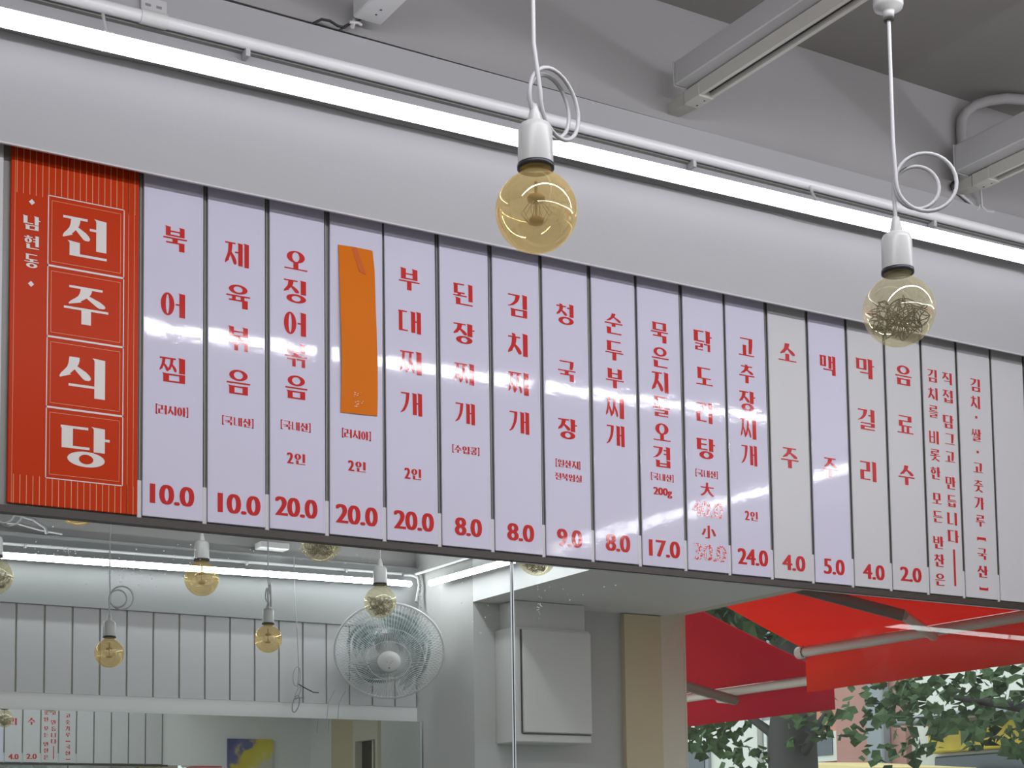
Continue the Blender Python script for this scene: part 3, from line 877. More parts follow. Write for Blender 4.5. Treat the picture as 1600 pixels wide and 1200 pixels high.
# orange paper taped over strip 4
op = empty('paper_strip', (.424, -.002, .234), 'bright orange paper taped over a menu strip', 'paper')
prof = [(0.0, .3868, .4640, .2340, .2365), (.12, .3880, .4650, .272, .275), (.3, .3884, .4648, .33, .333), (.5, .3872, .4632, .395, .400),
        (.7, .3856, .4612, .455, .458), (.86, .3846, .4603, .515, .518), (1, .3838, .4562, .5580, .5595)]
vs, fs = [], []
nx = 8
for j, (tt, xa, xb, za, zb) in enumerate(prof):
    for i in range(nx + 1):
        u = i / nx
        bul = -.0015 - .004 * math.sin(math.pi * tt) * (.4 + .6 * (1 - u)) - .0015 * math.sin(math.pi * u)
        vs.append((xa + (xb - xa) * u, bul, za + (zb - za) * u))
n1 = len(vs)
vs += [(a, b + .0004, c) for a, b, c in vs[:n1]]
for j in range(len(prof) - 1):
    for i in range(nx):
        a = j * (nx + 1) + i
        q = (a, a + 1, a + nx + 2, a + nx + 1)
        fs.append(q); fs.append(tuple(n1 + k for k in q[::-1]))
m = MB(); m.add(vs, fs, 0, True)
m.build('paper', 'tape', op)
MB().hexa([(.4265, -.0050, .512), (.4405, -.0052, .508), (.4405, -.0046, .508), (.4265, -.0046, .512),
           (.4105, -.0032, .5585), (.4215, -.0034, .559), (.4215, -.0028, .559), (.4105, -.0028, .5585)]).build('tape_patch', 'tape_dark', op)
sc = MB()
for i in range(26):
    x, z = .412 + random.uniform(0, .02), .2475 + random.random() ** 1.6 * .030
    w, h = random.uniform(.0008, .004), random.uniform(.0006, .002)
    sc.add([(x, -.0052, z), (x + w, -.0052, z + .0004), (x + w * .8, -.0052, z + h), (x + .0003, -.0052, z + h * .8)], [(0, 1, 2, 3)])
sc.build('peeled_marks', 'scuff', op)

# ================================================================== LIGHT TUBES, CONDUITS
def half_tube(p0, p1, r, d, seg=8, n=20, cut=.05):
    """tube split lengthwise: faces looking along d give light (returned first), the rest is its white back"""
    p0, p1, d = Vector(p0), Vector(p1), Vector(d).normalized()
    t = (p1 - p0).normalized()
    u = (d - t * d.dot(t)).normalized(); w = t.cross(u)
    em, bk = MB(), MB()
    for k in range(n):
        a0, a1 = 2 * math.pi * k / n, 2 * math.pi * (k + 1) / n
        mid = math.cos((a0 + a1) / 2)
        tgt = em if mid > cut else bk
        for i in range(seg):
            q0, q1 = p0.lerp(p1, i / seg), p0.lerp(p1, (i + 1) / seg)
            e0 = u * math.cos(a0) * r + w * math.sin(a0) * r
            e1 = u * math.cos(a1) * r + w * math.sin(a1) * r
            tgt.add([q0 + e0, q0 + e1, q1 + e1, q1 + e0], [(0, 1, 2, 3)], 0, True)
    for q, s in ((p0, -1), (p1, 1)):
        em.lathe(q, [(r, 0), (r * .8, .006), (r * .4, .0095), (0, .0105)], n, 0, t * s)
    return em, bk

def light(name, p0, p1, d, mat, hang, label, r=.0135, lift=(0, 0, .07), cut=.05):
    mid = [(a + b) / 2 for a, b in zip(p0, p1)]
    root = empty(name, mid, label, 'tube light')
    em, bk = half_tube(p0, p1, r, d, cut=cut)
    em.build('lit_tube', mat, root)
    bk.build('tube_back', 'plastic', root)
    for tt in hang:
        c = Vector(p0).lerp(Vector(p1), tt)
        l = Vector(lift)
        ax = (Vector(p1) - Vector(p0)).normalized() * .005
        h = MB().tube([c + Vector((0, 0, r * .9)), c + l * .6, c + l], .0032, 6)
        h.tube([c - ax * 1.4, c + ax * 1.4], r + .002, 14)
        h.build('hanger_clip', 'clip_clear', root)
    return root
MAT['clip_clear'] = mix_mat('clear_clip', node('ShaderNodeBsdfDiffuse', (.8, .8, .78)), node('ShaderNodeBsdfTransparent', (.95, .95, .95)), .55)

zt = lambda x: .7995 + x * .0185       # tube height along the menu wall
zp = lambda x: .8785 + x * .0120       # conduit height
light('tube_light', (-1.6, -.085, zt(-1.6)), (2.70, -.085, zt(2.70)), (0, -1, -.42), 'led_main', [.351, .7275],
      'long lit tube light above the menu', .0155, (0, .026, .062), -.12)
def conduit(name, pts, label, r, clips=(), clip_d=(0, .01, -.012)):
    root = empty(name, pts[0], label, 'conduit')
    MB().tube(pts, r, 12).build('pipe', 'pipe', root)
    for c in clips:
        c = Vector(c)
        MB().bbox(c.x - .0045, c.x + .0045, c.y - .004, c.y + .018, c.z - .012, c.z + .003, .001).build('clip', 'clip', root)
    return root
cd = conduit('wire_conduit', [(-1.7, -.052, zp(-1.7)), (2.74, -.052, zp(2.74))], 'white conduit running along the soffit above the light tube', .0115,
        [(.180, -.050, zp(.18) - .013), (1.206, -.050, zp(1.206) - .013), (1.93, -.050, zp(1.93) - .013)])
tag(MB().tube([(-.022, -.052, zp(-.02)), (.026, -.052, zp(.026))], .0132, 12).build('tape_wrap', 'plastic', cd), 'white tape wrapped round the conduit')
# slim back ledge behind the conduit, coloured dark for the shade line under it
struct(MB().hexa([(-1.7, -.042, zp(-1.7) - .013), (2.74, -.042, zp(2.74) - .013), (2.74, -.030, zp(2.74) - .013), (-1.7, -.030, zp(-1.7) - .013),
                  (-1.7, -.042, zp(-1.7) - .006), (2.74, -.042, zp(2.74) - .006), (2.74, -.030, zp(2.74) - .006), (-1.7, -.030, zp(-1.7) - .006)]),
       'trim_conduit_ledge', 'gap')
pb = empty('fixing_plate', (.012, -.034, .885), 'small white slotted fixing plate above the conduit', 'fixing plate')
MB().bbox(-.016, .032, -.038, -.031, .878, .925, .001).build('plate', 'clip', pb)
sl = MB()
for x, z in ((-.008, .893), (.012, .893), (-.008, .908), (.012, .908)):
    sl.box(x, x + .010, -.0388, -.0378, z, z + .0045)
sl.build('slots', 'gap', pb)

# facing wall, measured in the mirror
yl = 0.02 - 4.115
light('tube_light', (-1.6, yl, .640), (2.727, yl, .693), (0, 1, -.30), 'led_opp', [.2, .62], 'lit tube light of the facing wall, seen in the mirror', .0138, (0, -.026, .056))
conduit('wire_conduit', [(-1.7, yl - .032, .705), (2.60, yl - .032, .742), (2.71, yl - .032, .744)],
        'thin white conduit on the facing wall, seen in the mirror', .007,
        [(.9, yl - .032, .725), (1.9, yl - .032, .733), (2.4, yl - .032, .738)])
light('tube_light', (2.735, 0.02 - 3.92, .668), (2.735, 0.02 - .95, .628), (-1, 0, -.30), 'led_side', [.25, .7],
      'lit tube light along the window side soffit, seen in the mirror', .0138, (.026, 0, .056))
conduit('wire_conduit', [(2.765, yl - .02, .744), (2.765, -.4, .735)], 'thin white conduit along the window side soffit', .007)
# loose cable end hanging in the far corner
tag(MB().tube([(2.70, yl - .02, .738), (2.745, yl - .02, .742), (2.772, yl, .728), (2.776, yl + .01, .69), (2.766, yl + .01, .64), (2.755, yl + .015, .605)], .009, 8)
    .build('cable_end', 'cord'), 'white cable end drooping between the two far tubes', 'cable')
# ================================================================== PENDANT BULBS
ROWY = {0: (-.996, -1.005, -1.005), 1: (0.02 - 2.05,) * 3, 2: (0.02 - 3.1,) * 3}
def pendant(x, y, zc, ring_dir, ring_r, ring_h, turns, label, style, rr=.0029, inner=.74):
    """globe bulb hung on a looped cord: zc = centre of the glass"""
    R = .0535
    root = empty('pendant_bulb', (x, y, .69), label, 'light bulb', 'globe bulbs hung on looped cords')
    g = MB()
    prof = []
    for i in range(19):
        a = math.pi * (.5 * 0 + i / 18 * .862)
        prof.append((R * math.sin(a), -R * math.cos(a)))
    prof += [(.0195, R * .93), (.018, R * 1.02), (.018, R * 1.12)]
    g.lathe((x, y, zc), prof, 40)
    glass = g.build('bulb_glass', 'amber_pale' if style == 'tangle' else 'amber', root)
    f = MB()
    if style == 'tangle':
        rnd = random.Random(int(x * 1000) + int(zc * 777))
        for s in range(12):
            pts = []
            spin = Vector((rnd.uniform(-1, 1), rnd.uniform(-1, 1), rnd.uniform(-.5, .5)))
            p = Vector((rnd.uniform(-.02, .02), rnd.uniform(-.02, .02), rnd.uniform(-.040, .004)))
            d = Vector((rnd.uniform(-1, 1), rnd.uniform(-1, 1), rnd.uniform(-.6, .6))).normalized()
            for i in range(70):
                cur = d.cross(spin)
                pts.append((x + p.x, y + p.y, zc + p.z))
                d = (d + cur * .30 + Vector((rnd.uniform(-1, 1), rnd.uniform(-1, 1), rnd.uniform(-.7, .7))) * .10).normalized()
                q = p + d * .0048
                if q.length > .047 or q.z > .018:
                    d = (Vector((0, 0, -.014)) - p).normalized() * .8 + Vector((rnd.uniform(-.6, .6), rnd.uniform(-.6, .6), rnd.uniform(-.3, .3)))
                    d.normalize(); q = p + d * .0048
                    spin = Vector((rnd.uniform(-1, 1), rnd.uniform(-1, 1), rnd.uniform(-.5, .5)))
                p = q
            f.tube(pts, .0008, 5, 0, False)
        f.build('wire_tangle', 'wire', glass)
    else:
        f.lathe((x, y, zc), [(.0, .040), (.0022, .040), (.0022, .022), (.0105, .021), (.0120, .018), (.0110, .014), (.003, .012), (.0016, .008), (.0016, -.008),
                             (.0085, -.009), (.0100, -.012), (.0085, -.016), (0, -.017)], 16)
        for k in range(10):
            a = 2 * math.pi * k / 10
            f.tube([(x + .009 * math.cos(a), y + .009 * math.sin(a), zc + .012), (x + .020 * math.cos(a), y + .020 * math.sin(a), zc - .002),
                    (x + .010 * math.cos(a), y + .010 * math.sin(a), zc - .016)], .0005, 4, 0, False)
        f.build('bulb_core', 'core', glass)
    zs = zc + .056
    MB().lathe((x, y, zs), [(.0205, .001), (.0243, .001), (.0243, .007), (.0205, .007)], 28).build('socket_ring', 'dark', root)
    MB().lathe((x, y, zs), [(.0195, .012), (.0205, .002), (.0232, .003), (.0234, .006), (.0226, .052), (.0200, .060), (.0130, .064), (.0, .065)], 28).build('socket', 'socket', root)
    MB().lathe((x, y, zs + .062), [(.0095, 0), (.0090, .008), (.0062, .022), (.0050, .026), (.0, .026)], 16).build('cord_grip', 'socket', root)
    # cord: straight down, loops round, goes on to the socket
    zr = zc + ring_h
    d = Vector((math.cos(ring_dir), math.sin(ring_dir), 0)); nrm = Vector((-math.sin(ring_dir), math.cos(ring_dir), 0))
    pts = [(x, y, .675), (x, y, zr + ring_r * 1.5)]
    N = int(28 * turns)
    if turns:
        for i in range(N + 1):
            u = i / N
            a = math.pi + 2 * math.pi * turns * u
            rad = ring_r * (1.0 if turns < 2 or u < .46 else inner if u > .54 else 1.0 - (1 - inner) * (u - .46) / .08)
            c = Vector((x, y, zr - (ring_r - rad) * .35)) + nrm * (.010 * (u - .5)) * 2
            p = c + d * (rad + rad * math.cos(a) - (.010 if inner > .8 else 0) * math.sin(math.pi * u)) + Vector((0, 0, rad * math.sin(a)))
            pts.append(tuple(p))
    pts.append((x, y, zc + .14))
    MB().tube(pts, rr, 8).build('cord', 'cord', root)
    MB().lathe((x, y, .655), [(.0, .012), (.0066, .012), (.0075, .0), (.0085, .012), (.0095, .016), (.0215, .020), (.0225, .024), (.0225, .047), (0, .047)], 24).build('canopy', 'socket', root)
    MB().tube([(x, y, .70), (x, y, CEIL)], .005, 8).build('stem', 'plastic', root)
    return root

CR = math.radians(-31.66)      # the camera's right in plan
pendant(.1934, -.992, .2360, CR + math.radians(50), .047, .158, 2, 'amber glass bulb with twin dark cores and upright cord loop, in the centre foreground', 'core', inner=.92)
pendant(.825, -1.008, .2035, CR, .046, .196, 2, 'champagne glass bulb full of dark wire tangle on a round cord loop, right foreground', 'tangle')
pendant(1.474, -1.0, .217, CR, .043, .19, 2, 'amber bulb tip under the menu by the mirror seam, seen only in the mirror', 'tangle')
pendant(.258, 0.02 - 2.05, .224, -CR, .04, .19, 2, 'pale bulb cut off at the left edge of the mirror', 'tangle')
pendant(.892, 0.02 - 2.05, .265, -CR + 1.3, .04, .19, 0, 'amber bulb overlapping the reflected tube, left of centre in the mirror', 'core')
pendant(1.514, 0.02 - 2.05, .235, -CR + 1.2, .04, .19, 0, 'amber bulb hanging before the fan in the mirror', 'tangle')
pendant(.935, 0.02 - 3.1, .151, -CR, .043, .205, 2, 'lowest pale amber bulb on a round looped cord in the mirror', 'core')
pendant(1.562, 0.02 - 3.1, .239, -CR + 1.35, .043, .165, 2, 'small amber bulb on a narrow cord loop, between strips and fan in the mirror', 'core')
# tube light hung over the room, above the picture; it is what the glossy strips mirror
rt_ = light('tube_light', (-1.0, -1.38, .794), (2.70, -1.38, .844), (0, .3, -1), 'led_row', [], 'lit tube light hung from the ceiling over the room', .0138)
for x in (-.8, .2, 1.45, 2.5):
    z = .806 + (x + .10) * .01357
    MB().tube([(x, -1.38, z + .012), (x, -1.38, CEIL)], .003, 6).build('hanging_rod', 'metal_white', rt_)
# ================================================================== CEILING TRACKS AND CABLES
def track(x, y0, y1, z, w, label, hook=False):
    t = empty('light_track', (x, y0, z), label, 'light track')
    b = MB().box(x - w / 2, x - w / 2 + .009, y1, y0 - .115, z, z + .029).box(x + w / 2 - .009, x + w / 2, y1, y0 - .115, z, z + .029)
    b.box(x - w / 2 + .009, x + w / 2 - .009, y1, y0 - .115, z + .012, z + .029)
    b.build('channel', 'plastic_warm', t)
    MB().box(x - .0008, x + .0008, y1, y0 - .115, z + .007, z + .0105).build('contact_strip', 'gap', t)
    MB().box(x - w / 2 + .009, x - .0008, y1, y0 - .115, z + .0105, z + .0118).box(x + .0008, x + w / 2 - .009, y1, y0 - .115, z + .0105, z + .0118).build('slot_floor', 'dark', t)
    MB().bbox(x - w / 2 - .001, x + w / 2 + .001, y0 - .115, y0 - .062, z - .002, z + .029, .002).build('feed_box', 'plastic_warm', t)
    MB().hexa([(x - w / 2 + .001, y0 - .06, z), (x + w / 2, y0 - .06, z), (x + w / 2 - .005, y0, z + .004), (x - w / 2 + .004, y0, z + .004),
               (x - w / 2 + .001, y0 - .06, z + .028), (x + w / 2, y0 - .06, z + .028), (x + w / 2 - .005, y0, z + .024), (x - w / 2 + .004, y0, z + .024)]).build('end_cap', 'plastic_warm', t)
    s = MB()
    for yy in (y0 - .10, y0 - .075):
        s.lathe((x + .006, yy, z - .002), [(.0022, -.0006), (.0022, .0004), (0, .0004)], 10)
        s.lathe((x + .006, yy, z - .002), [(.0, -.0006), (.0022, -.0006)], 10)
    s.build('screws', 'dark', t)
    return t
track(1.178, -.018, -4.0, .985, .038, 'white slotted light track below the trunking, middle of the ceiling')
track(2.045, -.022, -4.0, .985, .038, 'white slotted light track at the right edge of the ceiling')
def trunk(x0, x1, y0, y1, z0, z1, label):
    t = empty('cable_trunking', ((x0 + x1) / 2, y0, z0), label, 'cable trunking')
    MB().bbox(x0, x1, y1, y0, z0, z1, .0025).build('trunking_body', 'trunk', t)
    MB().bbox(x0 - .0015, x1 + .0015, y0, y0 + .004, z0 - .0015, z1 + .0015, .001).build('end_plate', 'trunk', t)
    for yy in (-1.0, -2.2, -3.3):
        MB().tube([((x0 + x1) / 2, yy, z1), ((x0 + x1) / 2, yy, CEIL)], .005, 6).build('rod', 'metal_white', t)
trunk(1.129, 1.205, -.088, -4.0, 1.0165, 1.068, 'square white cable trunking crossing the ceiling over the slotted track')
trunk(1.985, 2.07, -.07, -4.0, 1.0165, 1.083, 'square white cable trunking cut by the right edge')
# third fixture near the top edge with black cable
lt = empty('light_fixture', (.43, -.05, .985), 'white box fixture end at the top edge beside a black cable', 'light fixture')
MB().bbox(.392, .452, -3.9, -.052, .985, 1.022, .003).build('fixture_body', 'metal_white', lt)
s = MB()
for yy in (-.085, -.105):
    s.lathe((.425, yy, .985), [(0, -.0006), (.0022, -.0006), (.0022, .0005)], 10)
s.build('screw_holes', 'dark', lt)
for yy in (-1, -2.4, -3.5):
    MB().tube([(.42, yy, 1.02), (.42, yy, CEIL)], .004, 6).build('rod', 'metal_white', lt)
bc = MB().tube([(.318, -.036, .962), (.333, -.040, .972), (.350, -.040, .9735), (.366, -.040, .968), (.380, -.040, .968), (.398, -.040, .985), (.416, -.040, 1.008),
                (.428, -.040, 1.035), (.434, -.040, 1.08), (.436, -.04, 1.15)], .0026, 8)
bc.tube([(.372, -.036, .962), (.382, -.040, .972), (.392, -.042, .979), (.405, -.046, .985), (.425, -.05, 1.0)], .0022, 8)
bcr = empty('black_cable', (.37, -.04, .965), 'black cable looping over the soffit edge by the white fixture', 'cable')
bc.build('cable', 'dark', bcr)
MB().tube([(.394, -.047, .970), (.398, -.042, .981), (.402, -.040, .990)], .0045, 8).tube([(.388, -.046, .978), (.406, -.046, .982), (.414, -.046, .979)], .003, 6).build('cable_tie', 'clip', bcr)
# curved conduit against the upper wall, right edge; its grey stands in for dim light
ar = MB().tube([(2.052, -.035, 1.09), (2.050, -.035, 1.15), (2.052, -.036, 1.175), (2.062, -.042, 1.195), (2.080, -.055, 1.211), (2.105, -.075, 1.220), (2.14, -.10, 1.224), (2.3, -.16, 1.224), (2.7, -.3, 1.224)], .0125, 12)
tag(ar.build('curved_conduit', 'wall_grey'), 'white conduit bending from the right trunking up to the ceiling', 'conduit')
# ribbed flexible lead and loose ties by the right track end
fx = empty('flexible_lead', (2.05, -.03, .97), 'ribbed black and white lead dropping from the right track end', 'cable')
a, b = Vector((2.027, -.026, 1.0)), Vector((2.115, -.024, .962))
rs, pp = [], []
for i in range(49):
    pp.append(a.lerp(b, i / 48)); rs.append(.0030 if i % 3 else .0052)
MB().tube(pp, rs, 8).build('ribbed_hose', 'clip', fx)
MB().tube([(2.020, -.028, .995), (2.016, -.028, 1.004), (2.020, -.030, 1.012), (2.03, -.032, 1.015)], .004, 8).build('black_plug', 'dark', fx)
MB().tube([(2.10, -.045, 1.006), (2.112, -.035, .99), (2.118, -.03, .972), (2.135, -.03, .962), (2.16, -.03, .966)], .0028, 6).tube([(2.112, -.03, .975), (2.105, -.03, .962), (2.095, -.028, .955)], .0022, 6).build('loose_tie', 'clip', fx)

# ================================================================== FACING WALL: STRIPS, FAN, CABLE
YF = 0.02 - 4.19
for k in range(-6, 17):
    x0 = .879 + (k - 1) * .12 + .004
    if x0 < -.2: continue
    x1 = min(x0 + .112, 2.795)
    if x1 - x0 < .03: continue
    tag(MB().bbox(x0, x1, YO, YF + .004, .104, .50, .001).build('blank_strip', 'matt'), 'blank white strip in the row on the facing wall, seen in the mirror', 'menu strip', 'blank strips of the facing wall')
struct(MB().box(-.4, 2.79, YO, YO + .004, .10, .485), 'trim_channel_opposite', 'gap_warm')

fan = empty('wall_fan', rv(2.517, 4.165, .26), 'white caged wall fan seen in the mirror', 'fan')
FC = Vector(rv(2.517, 3.93, .334))
az = math.atan2(-2.736 + 3.91, 0)      # towards the room
vdir = Vector((-.918 - 2.517, 6.646, 0)).normalized()     # plan direction that the mirror sees the fan from
FN = Vector((vdir.x * math.cos(math.radians(37)), vdir.y * math.cos(math.radians(37)), -math.sin(math.radians(37)))).normalized()
FU = FN.cross(Vector((0, 0, 1))).normalized(); FW = FU.cross(FN).normalized()
fp = lambda r, a, h: FC + FU * (r * math.cos(a)) + FW * (r * math.sin(a)) + FN * h
FRr = .250
def cage(sign, depth):
    c = MB()
    for k in range(96):
        a = 2 * math.pi * k / 96
        pts = []
        for r, h in ((.045, 1), (.10, .97), (.16, .86), (.205, .62), (.235, .30), (.250, 0)):
            pts.append(fp(r, a + (.0 if sign > 0 else .2) , sign * depth * h))
        c.tube(pts, .0012, 4, 0, False)
    for r, h in ((.10, .97), (.16, .86)):
        c.tube([fp(r, 2 * math.pi * i / 48, sign * depth * h) for i in range(48)], .0014, 5, 0, False, True)
    return c
cage(1, .085).build('front_cage', 'metal_white', fan)
cage(-1, .060).build('back_cage', 'metal_white', fan)
MB().tube([fp(.252, 2 * math.pi * i / 64, 0) for i in range(64)], .0058, 8, 0, False, True).build('cage_rim', 'metal_white', fan)
MB().lathe(FC + FN * .083, [(.0, .030), (.030, .029), (.048, .022), (.054, .008), (.050, 0), (0, 0)], 32, 0, FN).build('hub_cap', 'plastic', fan)
lg = MB()
for (u, w_, s) in ((0, -.022, .006), (.006, .004, .003), (-.010, .010, .003), (.014, .012, .003), (.001, -.008, .0025)):
    c = FC + FN * .1135 + FU * u + FW * w_
    lg.add([c - FU * s, c - FW * s * .8, c + FU * s, c + FW * s], [(0, 1, 2, 3)])
lg.build('hub_mark', 'cord_grey', fan)
for b in range(4):
    bl = MB()
    a0 = b * math.pi / 2 + .4
    vs, fs = [], []
    for j in range(8):
        u = j / 7
        r = .04 + .185 * u
        half = .30 + .28 * math.sin(math.pi * min(1, u * .75 + .12))
        for i in range(17):
            t = i / 6 - .5
            vs.append(fp(r, a0 + t * 2 * half * .62 + u * .25, .018 - t * .045))
    n1 = len(vs)
    vs += [p + FN * .002 for p in vs]
    for j in range(17):
        for i in range(6):
            q = (j * 7 + i, j * 7 + i + 1, j * 7 + i + 8, j * 7 + i + 7)
            fs += [q, tuple(n1 + z for z in q[::-1])]
    bl.add(vs, fs, 0, True)
    bl.build('fan_blade', 'blade', fan)
MB().lathe(FC + FN * -.005, [(0, .05), (.038, .05), (.044, .0), (.040, -.04), (0, -.04)], 24, 0, FN).build('blade_hub', 'cord_grey', fan)
MB().lathe(FC - FN * .065, [(0, .02), (.060, .018), (.066, 0), (.062, -.07), (.045, -.10), (0, -.105)], 28, 0, FN).build('motor_housing', 'cord_grey', fan)
mt = FC - FN * .13
MB().tube([mt, Vector((mt.x, (mt.y + YF) / 2, mt.z - .01)), Vector((mt.x, YF + .03, mt.z - .03))], [.022, .022, .026], 12).build('wall_arm', 'plastic', fan)
MB().bbox(mt.x - .045, mt.x + .045, YF + .0045, YF + .032, mt.z - .12, mt.z + .05, .006).build('wall_bracket', 'plastic', fan)
for dx in (-.10, -.045):
    x = 2.37 + dx * 1.0
    MB().tube([rv(x + .05, 4.10, .16), rv(x + .012, 4.09, .10), rv(x, 4.09, -.03)], .0012, 5).build('pull_cord', 'cord_grey', fan)

ca = empty('bundled_cable', rv(2.145, 4.14, .05), 'loose white cable tied in a bundle on the facing wall beside the fan', 'cable')
MB().tube([rv(2.135, 4.14, .78), rv(2.138, 4.14, .60), rv(2.15, 4.14, .42), rv(2.158, 4.14, .25), rv(2.150, 4.14, .17)], .0022, 6).build('cable', 'cord', ca)
def loop(cx, cz, rx, rz, tl, r, mat, nm):
    MB().tube([rv(cx + rx * math.cos(2 * math.pi * i / 20) + tl * math.sin(2 * math.pi * i / 20), 4.135, cz + rz * math.sin(2 * math.pi * i / 20)) for i in range(20)], r, 6, 0, False, True).build(nm, mat, ca)
loop(2.145, .222, .018, .045, .004, .0022, 'cord', 'cable_loop')
loop(2.140, .095, .016, .040, .010, .0026, 'cord_grey', 'cable_loop')
loop(2.150, .145, .010, .030, .012, .0022, 'cord', 'cable_loop')
MB().tube([rv(2.128, 4.13, .118), rv(2.150, 4.128, .122), rv(2.178, 4.13, .125)], .003, 6).build('cable_tie', 'cord_grey', ca)
MB().tube([rv(2.152, 4.13, .185), rv(2.19, 4.125, .165), rv(2.225, 4.125, .150), rv(2.25, 4.125, .150)], .0026, 6).build('black_lead', 'dark', ca)

# odds and ends on the upper facing wall
jb = empty('junction_box', rv(2.02, 4.12, .80), 'small white junction box above the conduit on the facing wall', 'junction box')
MB().bbox(1.95, 2.09, 0.02 - 4.165, 0.02 - 4.09, .800, .83, .003).build('box_body', 'plastic', jb)
lp = empty('looped_lead', rv(.86, 4.10, .79), 'white leads looping over the facing soffit at the mirror left edge', 'cable')
MB().tube([rv(.70, 4.12, .86), rv(.82, 4.10, .85), rv(.92, 4.09, .83), rv(.97, 4.09, .80), rv(.98, 4.10, .775)], .008, 8).build('lead', 'cord', lp)
MB().tube([rv(.72, 4.12, .81), rv(.86, 4.10, .808), rv(.95, 4.10, .79), rv(1.05, 4.12, .785)], .006, 8).build('lead', 'cord', lp)

# ================================================================== CABINET, PAINTING, WINDOW
cb = empty('electrical_cabinet', (3.11, PY + .1, -.10), 'white electrical cabinet with a raised door on the corner pier', 'cabinet')
MB().bbox(2.914, 3.322, PY, 0.02 - 3.462, -.105, .418, .004).build('cabinet_body', 'cabinet', cb)
d0, d1 = 2.945, 3.315
MB().bbox(d0, d1, 0.02 - 3.461, 0.02 - 3.444, -.062, .405, .003).build('cabinet_door', 'cabinet', cb)
MB().box(d0 - .006, d0 - .001, 0.02 - 3.4615, 0.02 - 3.456, -.066, .405).box(d0, d1, 0.02 - 3.4615, 0.02 - 3.456, -.070, -.065).build('door_gap', 'rail_dark', cb)
tag(MB().bbox(2.94, 3.322, PY, 0.02 - 3.50, .420, .543, .003).build('cable_cover', 'cabinet'), 'off white boxed cover between cabinet and soffit', 'cover')
tag(MB().bbox(3.24, 3.58, .004, .028, -.02, .19, .002).build('wall_painting', 'painting'), 'small abstract painting in yellow and dark blue beyond the menu', 'painting')

win = empty('window_1', (RX1, (wy0 + wy1) / 2, FLOOR + .5), None, None)
win['kind'] = 'structure'; win['label'] = 'street window with cream frame, reflected at right'
fm = MB()
fm.box(RX1 - .035, RX1 + .115, wy0, wy0 + .03, FLOOR + .5, .575).box(RX1 - .02, RX1 + .115, wy0 + .03, -1.30, .555, .575)
fm.box(RX1 - .02, RX1 + .115, -1.34, -1.28, FLOOR + .5, .575).box(RX1 - .02, RX1 + .115, wy0 + .03, -1.30, FLOOR + .5, FLOOR + .55)
fm.build('window_frame', 'cream', win)
MB().box(RX1 + .10, RX1 + .106, wy0 + .03, -1.34, FLOOR + .55, .555).build('window_pane', 'glass', win)
dr = empty('door_1', (RX1, -1.1, FLOOR + .5), None, None)
dr['kind'] = 'structure'; dr['label'] = 'white framed glass door beyond the menu wall'
fm = MB().box(RX1 - .05, RX1 + .05, -1.28, wy1, .13, .30).box(RX1 - .05, RX1 + .05, -1.28, -1.24, FLOOR + .5, .13).box(RX1 - .05, RX1 + .05, wy1 - .04, wy1, FLOOR + .5, .13)
fm.box(RX1 - .07, RX1 - .05, -1.28, wy1, .275, .30).box(RX1 - .02, RX1 + .03, -1.28, wy1, .30, .575)
fm.box(RX1 - .01, RX1 + .01, -1.12, -1.10, FLOOR + .5, .13)
fm.build('door_frame', 'cream', dr)
MB().box(RX1, RX1 + .006, -1.24, wy1 - .04, FLOOR + .5, .13).build('door_glass', 'glass_dark', dr)
struct(MB().box(RX1 - .03, RX1, -.84, -.44, FLOOR, .545), 'trim_pillar_door', 'beige', 'beige timber pillar beside the glass door')
